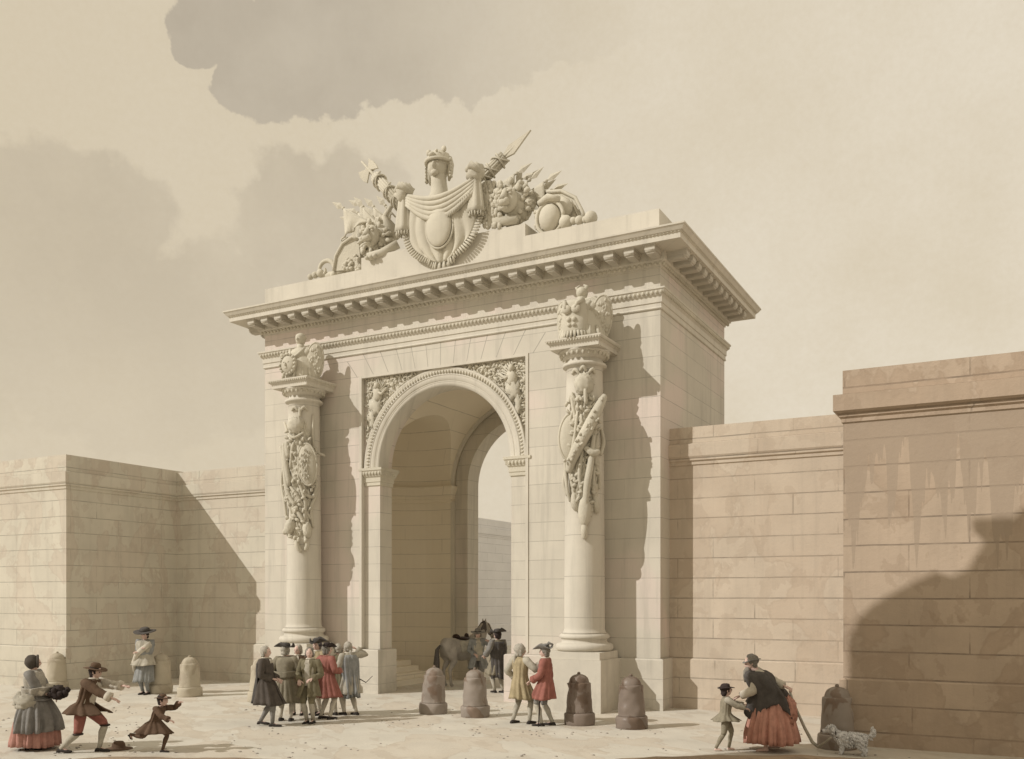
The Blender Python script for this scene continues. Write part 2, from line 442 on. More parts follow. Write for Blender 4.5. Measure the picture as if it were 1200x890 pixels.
link('arch_wall', slab(X0+.01, X1-.01, AR, 10.88, Y0+.13, Y0+.70), M['gate'], gate, recalc=False)
link('rear_wall', slab(X0, X1, AR, 10.9, Y1-.7, Y1), M['gate'], gate, recalc=False)
for a, b in ((X0, X0+.4), (X1-.4, X1)): link('side_wall', MB().box(a, b, Y0+.16, Y1-.7, 0, 10.9), M['gate'], gate)
link('roof', MB().box(X0+.3, X1-.3, Y0+.5, Y1-.5, 9.3, 10.85), M['plain'], gate)
# plinth
pl = MB()
for a, b, c, d, h in ((X0, -15.93, Y0, Y0+.7, 1.25), (-11.67, X1, Y0, Y0+.7, 1.25), (X0, -15.93, Y1-.7, Y1, 1.25), (-11.67, X1, Y1-.7, Y1, 1.25), (X0, X0+.5, Y0+.3, Y1-.3, 1.246), (X1-.5, X1, Y0+.3, Y1-.3, 1.246)):
    p = .1 if h == 1.25 else .097
    pl.rect(a, b, c, d, [(p, -.2), (p, h-.03), (p-.03, h)])
link('plinth', pl, M['gate'], gate)
# inner lining: side arms with apses, groin-cut barrel
BR, SR, YC, XA = 2.68, 1.95, 24.45, 3.2
n = 28
for sgn in (-1, 1):
    lin = MB(); vault = MB(); imp = MB(); ipl = MB()
    L = [(-BR, 22.3), (-BR, YC-SR), (-XA, YC-SR)]+[(-XA-SR*math.sin(PI*i/n), YC-SR*math.cos(PI*i/n)) for i in range(1, n)]+[(-XA, YC+SR), (-BR, YC+SR), (-BR, Y1-.7)]
    L = [(AX-sgn*x*-1 if sgn < 0 else AX-x, y) for x, y in L] if False else [(AX+(x if sgn < 0 else -x), y) for x, y in L]
    lin.path(L, [(0, 0), (0, AZ)])
    s = -1 if sgn < 0 else 1
    imp.path(L, [(0, 5.93), (-s*-.03*-1 if False else s*-.03, 5.95)] if False else [(p*(-1 if sgn < 0 else 1), z) for p, z in [(0, 5.9), (.04, 5.92), (.04, 6.02), (.07, 6.04), (.07, 6.16), (.16, 6.38), (.16, 6.44), (0, 6.45)]])
    ipl.path(L, [(p*(-1 if sgn < 0 else 1), z) for p, z in [(.05, 0), (.05, 1.22), (0, 1.25)]])
    sx = -1 if sgn < 0 else 1
    # arm barrel
    V = []; F = []
    for i in range(n+1):
        ph = PI*i/n; y = YC-SR*math.cos(ph); z = AZ+SR*math.sin(ph)
        xb = math.sqrt(max(0, BR**2-(z-AZ)**2))
        V += [(AX+sx*XA, y, z), (AX+sx*xb, y, z)]
    F = [(2*i, 2*i+1, 2*i+3, 2*i+2) for i in range(n)]
    vault.add(V, F)
    # half dome
    V = []; m = 14
    for k in range(m+1):
        e = PI/2*k/m
        for i in range(n+1):
            a = PI*i/n
            V.append((AX+sx*(XA+SR*math.sin(a)*math.cos(e)), YC-SR*math.cos(a)*math.cos(e), AZ+SR*math.sin(e)))
    F = [(k*(n+1)+i, k*(n+1)+i+1, (k+1)*(n+1)+i+1, (k+1)*(n+1)+i) for k in range(m) for i in range(n)]
    vault.add(V, F)
    # main barrel half
    ys = [22.3, YC-SR]+[YC-SR*math.cos(PI*i/40) for i in range(1, 40)]+[YC+SR, Y1-.7]
    V = []; F = []; m = 24
    for y in ys:
        zz = math.sqrt(max(0, SR**2-(y-YC)**2)); t0 = math.asin(min(1, zz/BR))
        for k in range(m+1):
            t = t0+(PI/2-t0)*k/m
            V.append((AX+sx*BR*math.cos(t), y, AZ+BR*math.sin(t)))
    F = [(a*(m+1)+k, a*(m+1)+k+1, (a+1)*(m+1)+k+1, (a+1)*(m+1)+k) for a in range(len(ys)-1) for k in range(m)]
    vault.add(V, F)
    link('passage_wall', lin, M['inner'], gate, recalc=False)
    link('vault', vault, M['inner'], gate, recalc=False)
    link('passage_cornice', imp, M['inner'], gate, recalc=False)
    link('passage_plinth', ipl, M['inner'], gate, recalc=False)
st = MB()
for k in range(4):
    r = 1.62-.02*k
    st.box(AX-XA-.1, AX-BR-.45+.0-.16*k+.3, YC-1.6, YC+1.6, 0, .17*(k+1)) if False else st.box(AX-XA-1.2, AX-BR-.1-.3*k, YC-1.1, YC+1.1, .17*k, .17*(k+1))
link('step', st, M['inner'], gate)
# small round-headed recess in the apse
dr_ = MB(); dn = 12
dp = [(-.3, .7)]+[(-.3*math.cos(PI*i/dn), 2.9+.3*math.sin(PI*i/dn)) for i in range(dn+1)]+[(.3, .7)]
for a_ in (0,):
    V = []; F = []
    for dx in (0, .06):
        V += [(AX-XA-SR+.03+dx, YC+p, z) for p, z in dp]
    k = len(dp); F = [(i, i+1, k+i+1, k+i) for i in range(k-1)]+[tuple(range(k))[::-1], tuple(range(k, 2*k))]
    dr_.add(V, F, False)
link('door', dr_, M['wood'], gate)

def arc_sweep(prof, n=64, cx=AX, cz=AZ):
    rings = []
    for r, y in prof:
        rings.append([(cx-r*math.cos(PI*i/n), y, cz+r*math.sin(PI*i/n)) for i in range(n+1)])
    return MB().loft(rings, False, True, False)
for ya, yb in ((22.31, YC-SR-.012), (YC+SR+.012, Y1-.71)):
    rb = arc_sweep([(BR+.02, ya), (BR-.09, ya), (BR-.09, yb), (BR+.02, yb)]); link('vault_rib', rb, M['plain'], gate)
    for s in (-1, 1):
        xa, xb = sorted((AX+s*(BR+.02), AX+s*(BR-.085))); link('pilaster', MB().box(xa, xb, ya, yb, 1.24, 5.94), M['plain'], gate)
# impost capitals and piers of the arch
def impost(xa, xb, ya, yb):
    return MB().rect(xa, xb, ya, yb, [(0, 5.93), (.03, 5.95), (.03, 6.03), (.05, 6.05), (.05, 6.17), (.08, 6.2), (.14, 6.36), (.16, 6.37), (.16, 6.44), (.0, 6.445)])
def eggs_line(mb, p0, p1, step, r):
    p0, p1 = A(*p0), A(*p1); L = np.linalg.norm(p1-p0); k = max(1, int(L/step))
    for i in range(k):
        c = p0+(p1-p0)*(i+.5)/k; mb.ell(c, r, 8, 6)
for xa, xb in ((-16.42, AX-AR), (AX+AR, -11.18)):
    c = link('impost', impost(xa, xb, Y0+.125, Y0+.7), M['carved'], gate)
    e = MB(); eggs_line(e, (xa-.05, Y0+.01, 6.29), (xb+.1, Y0+.01, 6.29), .1, (.038, .03, .06))
    eggs_line(e, (xb+.11 if xa < AX-1 and xb < AX else xa-.11, Y0+.0, 6.29), (xb+.11 if xb < AX else xa-.11, Y0+.75, 6.29), .1, (.03, .038, .06))
    link('egg_moulding', e, M['carved'], c)
# archivolt
yp = Y0+.13
av = arc_sweep([(AR-.004, yp+.4), (AR-.004, yp-.05), (AR+.10, yp-.05)]); 
for a in ([(AR+.10, yp-.05), (AR+.12, yp-.07), (AR+.14, yp-.05)], [(AR+.14, yp-.05), (AR+.16, yp-.075), (AR+.28, yp-.075)], [(AR+.28, yp-.075), (AR+.30, yp-.10), (AR+.32, yp-.075)], [(AR+.32, yp-.075), (AR+.33, yp-.06), (AR+.45, yp-.10)], [(AR+.45, yp-.10), (AR+.49, yp-.10)], [(AR+.49, yp-.10), (AR+.49, yp+.02)]):
    q = arc_sweep(a); av.add(q.v, q.f, True)
arcv = link('archivolt', av, M['plain'], gate)
e = MB()
for i in range(84):
    t = PI*(i+.5)/84; r = AR+.385
    rot = Matrix.Rotation(PI/2-t, 3, 'Y')
    e.ell((AX-r*math.cos(t), yp-.085, AZ+r*math.sin(t)), (.033, .03, .055), 8, 6, rot=Matrix.Rotation(-(PI/2-t), 3, 'Y') if True else rot)
link('egg_moulding', e, M['carved'], arcv)
# panel frame
pf = MB()
link('panel_frame', pf.box(PL-.05, PL+.03, Y0-.025, Y0+.14, 1.3, PT+.04).box(PR-.03, PR+.05, Y0-.025, Y0+.14, 1.3, PT+.04).box(PL+.03, PR-.03, Y0-.022, Y0+.14, PT-.03, PT+.04), M['plain'], gate)
# carved spandrels
def spandrel(sx, seed):
    rnd = random.Random(seed); mb = MB(); cnt = 0
    xc = AX+sx*2.6; 
    while cnt < 330:
        u = rnd.random()*2.45; v = rnd.random()*2.3
        x = AX+sx*(2.58-u); z = PT-.06-v
        if math.hypot(x-AX, z-AZ) < AR+.54 or abs(x-AX) > 2.58: continue
        cnt += 1; a = rnd.random()*PI; L = rnd.uniform(.04, .10)
        y = yp-rnd.uniform(-.01, .045)
        if rnd.random() < .35:
            pts = [(x+L*1.2*math.cos(a+k*.7)*(1-k*.12), y, z+L*1.2*math.sin(a+k*.7)*(1-k*.12)) for k in range(6)]
            mb.tube(pts, [.014, .022, .024, .02, .016, .01], 5)
        else: mb.ell((x, y, z), (L*.9, .04, L*.4), 7, 5, rot=Matrix.Rotation(a, 3, 'Y'), amp=.4, freq=2, seed=cnt)
    # a winged figure in the corner: head, trunk, wing, legs trailing down the curve
    cx, cz = AX+sx*2.18, PT-.62
    mb.ell((cx, yp-.10, cz+.34), (.085, .08, .10), 10, 8, amp=.2)
    mb.ell((cx, yp-.06, cz+.08), (.16, .10, .2), 10, 8, amp=.5, freq=3)
    mb.ell((cx+sx*.05, yp-.05, cz-.25), (.18, .10, .26), 12, 9, amp=.9, freq=3.5)
    mb.ell((cx+sx*.18, yp-.04, cz-.6), (.13, .08, .26), 12, 9, amp=.9, freq=3.5, seed=2)
    mb.tube([(cx, yp-.08, cz+.18), (cx-sx*.18, yp-.12, cz+.08), (cx-sx*.36, yp-.10, cz+.24)], [.05, .045, .03], 7)
    for k in range(9):
        a = .2*k
        mb.tube([(cx+sx*.05, yp-.03, cz+.1), (cx-sx*(.35*math.cos(a)), yp-.07, cz+.1+.42*math.sin(a))], [.035, .015], 5)
    return mb
for sx in (-1, 1): link('spandrel_relief', spandrel(sx, 11+sx), M['carved'], gate, recalc=False)

# entablature
link('architrave', MB().rect(X0, X1, Y0, Y1, [(-.05, 9.72), (.03, 9.73), (.045, 9.75), (.03, 9.79), (.03, 9.87), (.055, 9.885), (.055, 10.02), (.07, 10.04), (.09, 10.06), (.14, 10.17), (.16, 10.18), (.16, 10.22), (-.05, 10.235)], False), M['plain'], gate)
def row(mb, p, z, step, r):
    eggs_line(mb, (X0-p, Y0-p, z), (X1+p, Y0-p, z), step, r)
    eggs_line(mb, (X1+p, Y0-p, z), (X1+p, Y1+p, z), step, (r[1], r[0], r[2]))
e = MB(); row(e, .115, 10.115, .115, (.042, .035, .05))
link('leaf_moulding', e, M['carved'], gate)
cor = link('cornice', MB().rect(X0, X1, Y0, Y1, [(-.05, 10.72), (.03, 10.73), (.03, 10.76), (.10, 10.84), (.14, 10.86), (.16, 10.87), (.16, 11.075), (.74, 11.08), (.74, 11.20), (.76, 11.215), (.77, 11.24), (.80, 11.25), (.82, 11.28), (.86, 11.34), (.88, 11.35), (.88, 11.39), (-.1, 11.42)], True), M['plain'], gate)
e = MB(); row(e, .10, 10.80, .13, (.045, .04, .05)); row(e, .765, 11.226, .09, (.03, .02, .016))
link('egg_moulding', e, M['carved'], cor)
def modillion():
    mb = MB()
    mb.box(-.125, .125, -.50, 0, -.10, 0).box(-.10, .10, -.44, 0, -.17, -.10).box(-.145, .145, -.53, 0, 0, .025)
    mb.tube([(-.12, -.44, -.09), (.12, -.44, -.09)], .055, 10)
    return mb
mm = link('modillion', modillion(), M['plain'], cor); base_me = mm.data
first = True
def put_mod(x, y, rz):
    global first
    o = mm if first else mm.copy()
    if not first: COL.objects.link(o)
    first = False
    o.parent = cor; o.location = (x, y, 11.055); o.rotation_euler = (0, 0, rz)
cor_loc = cor.location.copy()
NM = 25
for i in range(NM): put_mod(-20.12+12.58*i/(NM-1), Y0-.16, 0)
for i in range(12): put_mod(X1+.16, Y0+.12+5.45*i/11, PI/2)
for i in range(12): put_mod(X0-.16, Y0+.12+5.45*i/11, -PI/2)

# attic
att = link('attic', MB().box(X0, X1-.03, Y0, Y1, 11.40, 12.17), M['plain'], gate)
link('attic_step', MB().box(-16.5, -11.19, Y0+.004, Y0+2.2, 12.165, 12.50), M['plain'], gate)

# columns
def column(cx):
    cy = 21.03
    c = MB()
    prof = [(.56, 1.86), (.52, 1.90), (.502, 1.96)]+[(.50-.055*((k/14)**1.6), 2.0+6.33*k/14) for k in range(15)]+[(.46, 8.34), (.53, 8.36), (.545, 8.395), (.53, 8.43), (.46, 8.45), (.45, 8.56)]
    c.lathe(prof, 48, (cx, cy, 0), True)
    col = link('column', c, M['shaft'], gate)
    b = MB().lathe([(.60, 1.43), (.66, 1.44), (.70, 1.48), (.71, 1.53), (.70, 1.58), (.66, 1.62), (.60, 1.63), (.57, 1.65), (.555, 1.69), (.57, 1.725), (.585, 1.735), (.61, 1.75), (.62, 1.78), (.61, 1.82), (.58, 1.845), (.56, 1.855), (.5, 1.86)], 48, (cx, cy, 0))
    link('base', b, M['plain'], col)
    p = MB().box(cx-.69, cx+.69, 20.34, Y0-.103, 1.252, 1.432)
    p.box(cx-.74, cx+.74, 20.29, Y0+.1, -.1, 1.25)
    link('pedestal', p, M['plain'], col)
    k = MB().lathe([(.45, 8.53), (.48, 8.56), (.53, 8.6), (.62, 8.69), (.64, 8.73), (.60, 8.735)], 40, (cx, cy, 0))
    k.rect(cx-.60, cx+.60, cy-.60, Y0+.05, [(0.04, 8.731), (.04, 8.84), (.06, 8.85), (.08, 8.87), (.13, 8.93), (.13, 8.965)])
    cap = link('capital', k, M['plain'], col)
    e = MB()
    for i in range(26):
        a = 2*PI*i/26; e.ell((cx+.575*math.cos(a), cy+.575*math.sin(a), 8.64), (.045, .045, .065), 7, 6)
    for x0_, y0_, x1_, y1_ in ((cx-.72, cy-.715, cx+.72, cy-.715), (cx+.715, cy-.72, cx+.715, Y0)):
        eggs_line(e, (x0_, y0_, 8.90), (x1_, y1_, 8.90), .07, (.025, .02, .03) if y0_ == y1_ else (.02, .025, .03))
    link('egg_moulding', e, M['carved'], cap)
    return col
colL, colR = column(-18.13), column(-9.25)

# ---------------------------------------------------------------- carved trophies
def fringe(mb, pts, drop, r=.022, out=(0, -1, 0)):
    """tassels along a hem; pts list of (point, direction of hang)"""
    for p, d in pts:
        p = A(*p); d = nrm(d)
        mb.tube([p, p+d*drop*.5, p+d*drop], [r*.8, r, r*.9], 5)
def sheet(mb, grid, th=.05):
    """thick sheet from a grid of points [rows][cols]"""
    g = np.array(grid, float); nr, nc, _ = g.shape
    n = np.zeros_like(g)
    du = np.gradient(g, axis=1); dv = np.gradient(g, axis=0)
    n = np.cross(du, dv); n /= np.maximum(1e-9, np.linalg.norm(n, axis=2, keepdims=True))
    a = g+n*th/2; b = g-n*th/2
    V = list(a.reshape(-1, 3))+list(b.reshape(-1, 3)); o = nr*nc; F = []
    for i in range(nr-1):
        for j in range(nc-1):
            q = (i*nc+j, i*nc+j+1, (i+1)*nc+j+1, (i+1)*nc+j)
            F += [q, tuple(o+k for k in q[::-1])]
    rim = [j for j in range(nc)]+[i*nc+nc-1 for i in range(1, nr)]+[(nr-1)*nc+j for j in range(nc-2, -1, -1)]+[i*nc for i in range(nr-2, 0, -1)]
    for k in range(len(rim)):
        p, q = rim[k], rim[(k+1) % len(rim)]; F.append((p, o+p, o+q, q))
    return mb.add(V, F)

ST = M['carved']
YS = Y0+.30                                         # mid-plane of the attic sculpture
tro = thing('trophy_sculpture', 'stone trophy of draped shield, lion heads, fasces and spears crowning the gate roof', 'sculpture', (AX, YS, 12.17), world=True)
def q1(x, y, Y=YS):                                  # survey of the group
    return at(340+x/3.158, 150+y/3.158, Y)
# draped shield: swag across the top, deep U below
def drape_cloth():
    mb = MB(); rows = []
    nr, nc = 26, 56
    L, Rr = q1(432, 262, Y0-.12), q1(700, 205, Y0-.12)
    bot = q1(565, 500, Y0-.12)
    cx = (L[0]+Rr[0])/2; hw = (Rr[0]-L[0])/2; zt = (L[2]+Rr[2])/2; H = zt-bot[2]
    for i in range(nr):
        v = i/(nr-1); row = []
        for j in range(nc):
            u = -1+2*j/(nc-1)
            w = hw*(1.0-.10*v)*(1-(.97*v)**4.5)**.5
            x = cx+u*w
            z = zt-.22*(1-u*u)*(1-v)-v*H*(1-.12*abs(u)**2.5*v)
            fold = .045*(1-2*abs(math.sin(u*(11-3*v)+.7*math.sin(v*5+u))))*(0.5+.5*v)
            row.append((x, Y0-.14-.16*(1-abs(u)**3)*math.sin(PI*min(1, .25+v*.75))+fold, z))
        rows.append(row)
    sheet(mb, rows, .05); return mb, rows
dm, rows = drape_cloth()
dr = link('drapery', dm, ST, tro)
fm = MB(); edge = [r[0] for r in rows[9:]]+rows[-1][1:-1]+[r[-1] for r in rows[9:]][::-1]
ctr = np.mean(edge, axis=0)
dense = []
for i in range(len(edge)-1):
    dense.append(A(*edge[i]))
L_ = [0]
for i in range(1, len(dense)): L_.append(L_[-1]+np.linalg.norm(dense[i]-dense[i-1]))
dense = [A(*[np.interp(s, L_, [q[k] for q in dense]) for k in range(3)]) for s in np.linspace(0, L_[-1], 56)]
fringe(fm, [(p, A(p[0]-ctr[0], -.05, (p[2]-ctr[2]-.7))) for p in dense], .20, .034)
link('fringe', fm, ST, dr)
# upper swag
sw = MB()
for k in range(5):
    a, b = q1(430, 250+k*9, Y0-.28), q1(690, 180+k*11, Y0-.28)
    pts = [a+(b-a)*t+A(0, -.10*math.sin(PI*t), -(.34+.07*k)*math.sin(PI*t)) for t in np.linspace(0, 1, 12)]
    sw.tube(pts, [.05+.03*math.sin(PI*t) for t in np.linspace(0, 1, 12)], 8)
link('swag', sw, ST, tro)
fm = MB(); a, b = q1(445, 275, Y0-.33), q1(685, 205, Y0-.33)
fringe(fm, [(a+(b-a)*t+A(0, -.1*math.sin(PI*t), -.66*math.sin(PI*t)), (0, 0, -1)) for t in np.linspace(.08, .92, 34)], .13, .02)
link('fringe', fm, ST, dr)
md = MB(); c = q1(550, 365, Y0-.36)
md.ell(c, (.40, .13, .54), 28, 14); 
ring = [c+A(.43*math.cos(t), .04, .57*math.sin(t)) for t in np.linspace(0, 2*PI, 41)]
md.tube(ring, .032, 8)
link('medallion', md, ST, tro)
for (x, y), (x2, y2), l in (((422, 240), (418, 385), 0), ((685, 165), (688, 312), 1)):
    kn = MB(); c = q1(x, y, Y0-.22)
    kn.ell(c, (.27, .22, .25), 16, 12, amp=.35, freq=2.2, seed=l)
    kn.tube([c+A(-.2, -.1, .05), c+A(0, -.22, .12), c+A(.2, -.1, -.05)], [.07, .1, .07], 8)
    link('knot', kn, ST, tro)
    tl = MB(); e = q1(x2, y2, Y0-.2)
    n = 20; rings = []
    for k in range(9):
        v = k/8; p = c+(e-c)*v; w = .13+.10*v
        rings.append([p+A(w*math.cos(2*PI*j/n)*(1+.16*math.cos(5*2*PI*j/n)), .7*w*math.sin(2*PI*j/n)*(1+.16*math.cos(5*2*PI*j/n)), 0) for j in range(n)])
    tl.loft(rings)
    fringe(tl, [(e+A(.2*math.cos(t), .14*math.sin(t), 0), (0, 0, -1)) for t in np.linspace(0, 2*PI, 15)[:-1]], .12, .025)
    link('drapery', tl, ST, tro)
# bust with lion-skin helmet
bu = MB(); nb = q1(552, 240, YS-.1); hc = q1(548, 150, YS-.1)
bu.tube([nb+A(0, 0, -.9), nb+A(0, 0, -.3), nb, nb+(hc-nb)*.4, hc], [.46, .36, .25, .22, .22], 16)
bu.ell(hc, (.28, .32, .37), 18, 14)
bu.ell(hc+A(.05, -.30, -.03), (.055, .09, .10), 8, 6)
bu.ell(hc+A(.03, -.24, -.22), (.12, .1, .09), 8, 6)
for s in (-1, 1): bu.ell(hc+A(.03+s*.1, -.27, .06), (.05, .03, .03), 8, 6)
b_o = link('bust', bu, ST, tro)
hm = MB()
hm.ell(hc+A(0, .07, .20), (.35, .38, .28), 24, 16, amp=.12, freq=3)
hm.tube([hc+A(.36*math.cos(a), .07+.42*math.sin(a), .14) for a in np.linspace(PI*1.0, PI*2.0, 16)], .05, 8)
for s in (-1, 1):
    hm.tube([hc+A(s*.30, .08, .25), hc+A(s*.36, .08, .05), hc+A(s*.34, .08, -.18), hc+A(s*.30, .08, -.38)], [.09, .09, .08, .03], 10)
    for k in range(6):
        hm.ell(hc+A(s*(.40), .02, .16-.09*k), (.035, .07, .05), 8, 6, amp=.4, seed=k)
    hm.ell(hc+A(s*.12, -.27, .36), (.04, .04, .04), 8, 6)
    hm.ell(hc+A(s*.25, -.1, .44), (.08, .06, .09), 8, 6)
hm.ell(hc+A(0, -.33, .25), (.10, .09, .07), 10, 8)
link('lion_helmet', hm, ST, b_o)
# fasces
def fasces(p, q, kind):
    mb = MB(); p, q = A(*p), A(*q); d = nrm(q-p); u = nrm(np.cross(d, A(0, 1, 0))); v = np.cross(d, u); L = np.linalg.norm(q-p)
    e = p+d*L*.66
    for k in range(12):
        a = 2*PI*k/12; o = .13*(u*math.cos(a)+v*math.sin(a)); mb.tube([p+o, e+o], .045, 6)
    mb.tube([p, e], .11, 8)
    for f in (.25, .5, .85):
        c = p+(e-p)*f; mb.tube([c+.2*(u*math.cos(t)+v*math.sin(t))+d*.05*math.sin(t*1) for t in np.linspace(0, 2*PI, 17)], .03, 6)
        mb.tube([c-d*.2+.2*(u*math.cos(t)+v*math.sin(t))+d*.4*t/PI for t in np.linspace(0, PI, 9)], .025, 6)
    mb.tube([e, e+d*.1, q-d*.05, q], [.06, .045, .03, .004], 8)
    if kind == 'axe':
        c = e+d*.33
        for s, w in ((1, .30), (-1, .22)):
            V = []
            for t in (-.025, .025):
                V += [tuple(c+u*s*a+d*b+v*t) for a, b in ((.03, -.04), (w, -.22), (w*1.14, -.1), (w*1.16, .08), (w*.95, .26), (.03, .08))]
            mb.add(V, [tuple(range(6)), tuple(range(11, 5, -1))]+[(i, 6+i, 6+(i+1) % 6, (i+1) % 6) for i in range(6)], False)
        for k in range(5):
            a = 2*PI*k/5; mb.tube([c-v*.04, c-v*.05+.22*(u*math.cos(a)+d*math.sin(a))], [.07, .004], 5)
    else:
        V = []
        for t, in ((-.03,), (.03,)):
            V += [tuple(e+d*a+u*b+v*t) for a, b in ((.0, -.06), (.25, -.15), (.95, 0), (.25, .15), (0, .06))]
        mb.add(V, [tuple(range(5)), tuple(range(9, 4, -1))]+[(i, 5+i, 5+(i+1) % 5, (i+1) % 5) for i in range(5)], False)
    return mb
link('fasces', fasces(q1(425, 300, YS), q1(262, 122, YS), 'axe'), ST, tro)
link('fasces', fasces(q1(690, 210, YS), q1(848, 52, YS), 'spear'), ST, tro)
# spears with flags
def spear(base, tip, seed, flag=True):
    mb = MB(); b, t = A(*base), A(*tip); d = nrm(t-b); u = nrm(np.cross(d, A(0, 1, 0)))
    mb.tube([b, t-d*.45], .025, 6)
    V = [tuple(t-d*.5), tuple(t-d*.32+u*.10), tuple(t), tuple(t-d*.32-u*.10), tuple(t-d*.3+A(0, -.04, 0)), tuple(t-d*.3+A(0, .04, 0))]
    mb.add(V, [(0, 1, 4), (1, 2, 4), (2, 3, 4), (3, 0, 4), (1, 0, 5), (2, 1, 5), (3, 2, 5), (0, 3, 5)], False)
    mb.ell(t-d*.5, (.05, .05, .05), 8, 6)
    o = link('spear', mb, ST, tro)
    if flag:
        s0 = t-d*.55; rows = []
        for i in range(9):
            v = i/8; row = []
            for j in range(9):
                w = j/8
                p = s0+(b-s0)*w*.8*(1-.35*v)+A(.02*v, -.05+.07*math.sin(w*13+seed+v*2)*v, -v*(.80*(1-w)**.8+.06))
                row.append(p)
            rows.append(row)
        link('flag', sheet(MB(), rows, .03), ST, o)
for k, (b, t) in enumerate([((330, 370), (155, 275)), ((350, 380), (235, 255)), ((370, 350), (272, 258)), ((380, 360), (205, 300)), ((390, 330), (318, 250)), ((370, 380), (182, 330)), ((360, 330), (215, 268))]): spear(q1(*b, YS+.15*k), q1(*t, YS+.15*k), k)
for k, (b, t) in enumerate([((745, 235), (897, 128)), ((830, 245), (940, 143)), ((840, 270), (1007, 157)), ((830, 230), (862, 140)), ((860, 280), (1030, 205)), ((760, 230), (915, 165)), ((850, 290), (985, 190))]): spear(q1(*b, YS+.15*k-.1), q1(*t, YS+.15*k-.1), k+4)
# lions
def lion(c, r, seed, turn):
    c = A(*c); rnd = random.Random(seed); mb = MB()
    mb.ell(c+A(0, .15, 0), (r, r*.8, r), 18, 14, amp=.15, freq=3, seed=seed)
    for k in range(90):
        a = rnd.random()*2*PI; rr = r*rnd.uniform(.70, 1.12)
        p = c+A(rr*math.cos(a), rnd.uniform(-.18, .15), rr*math.sin(a))
        mb.ell(p, (r*.15, r*.13, r*.20), 7, 5, rot=Matrix.Rotation(-a+PI/2, 3, 'Y'), amp=.5, seed=k)
    body = link('mane', mb, ST, tro)
    f = MB(); s = r/.5; c2 = c+A(turn*.04, -r*.55, 0)
    f.ell(c2, (r*.56, r*.40, r*.66), 16, 12)
    f.tube([c2+A(0, -.12*s, .22*s), c2+A(turn*.02, -.27*s, 0), c2+A(turn*.02, -.30*s, -.10*s)], [.07*s, .085*s, .11*s], 10, flat=1)
    f.ell(c2+A(turn*.02, -.26*s, -.16*s), (.17*s, .12*s, .10*s), 12, 8)
    f.ell(c2+A(turn*.02, -.34*s, -.07*s), (.07*s, .04*s, .04*s), 8, 6)
    for q in (-1, 1):
        f.ell(c2+A(q*.14*s, -.18*s, .16*s), (.09*s, .05*s, .045*s), 8, 6)
        f.ell(c2+A(q*.16*s, -.17*s, .09*s), (.05*s, .04*s, .035*s), 8, 6)
        f.ell(c2+A(q*.09*s, -.28*s, -.13*s), (.09*s, .09*s, .08*s), 8, 6)
        f.ell(c2+A(q*.30*s, -.02, .28*s), (.08*s, .05*s, .10*s), 8, 6)
    f.ell(c2+A(0, -.2*s, -.28*s), (.11*s, .09*s, .05*s), 8, 6)
    link('lion_face', f, ST, body)
lion(q1(318, 412, YS-.05), .47, 3, .5); lion(q1(822, 282, YS-.05), .50, 5, .5)
pw = MB()
pw.tube([q1(400, 430, YS-.1), q1(340, 462, YS-.3), q1(290, 478, YS-.35)], [.13, .11, .12], 10)
for k in range(3): pw.ell(q1(285+k*14, 482-k*4, YS-.42), (.07, .08, .06), 8, 6)
pw.tube([q1(755, 300, YS), q1(760, 350, YS-.2), q1(840, 340, YS-.3)], [.25, .15, .11], 10)
pw.tube([q1(725, 215, YS+.1), q1(745, 280, YS), q1(735, 350, YS)], [.22, .40, .30], 14)
pw.tube([q1(375, 290, YS+.1), q1(350, 330, YS+.1), q1(385, 400, YS+.1)], [.06, .10, .25], 14)
rnd = random.Random(8)
for k in range(90):
    x, y = rnd.uniform(715, 780), rnd.uniform(205, 365)
    pw.ell(q1(x, y, YS-.3), (.07, .06, .09), 7, 5, amp=.5, seed=k)
link('lion_body', pw, ST, tro)
# left: leaning embossed shield and scroll
sh = MB(); a, b = q1(170, 530, YS), q1(262, 400, YS)
pts = [q1(172, 535, YS), q1(180, 480, YS-.02), q1(205, 435, YS-.05), q1(240, 410, YS-.05), q1(262, 420, YS), q1(268, 480, YS), q1(262, 525, YS)]
V = [tuple(p+A(0, -.12, 0)) for p in pts]+[tuple(p+A(0, .1, 0)) for p in pts]; n = len(pts)
sh.add(V, [tuple(range(n)), tuple(range(2*n-1, n-1, -1))]+[(i, n+i, n+(i+1) % n, (i+1) % n) for i in range(n)], False)
sh.tube([p+A(0, -.14, 0) for p in pts[:5]], .045, 8)
for k in range(26):
    p = q1(rnd.uniform(195, 262), rnd.uniform(470, 528), YS-.16); sh.ell(p, (.07, .06, .06), 8, 6, amp=.4, seed=k)
link('leaning_shield', sh, ST, tro)
hn = MB(); 
for k in range(3): hn.tube([q1(205+8*k, 400+6*k, YS-.1), q1(190, 412+8*k, YS-.1), q1(196, 428+6*k, YS-.1)], .03, 6)
link('scroll', hn, ST, tro)
sc = MB(); c = q1(133, 528, YS)
sc.tube([c+A((.34-.045*t)*math.cos(t), -.02*t, (.34-.045*t)*math.sin(t)) for t in np.linspace(0, 6.5, 34)], [.075-.006*t for t in np.linspace(0, 6.5, 34)], 8)
sc.tube([q1(100, 545, YS), q1(150, 548, YS), q1(200, 532, YS)], [.05, .13, .08], 8)
for x, y, r in ((75, 552, .09), (92, 545, .1), (112, 538, .12), (160, 545, .10)): sc.ell(q1(x, y, YS-.1), r, 10, 8)
link('scroll', sc, ST, tro)
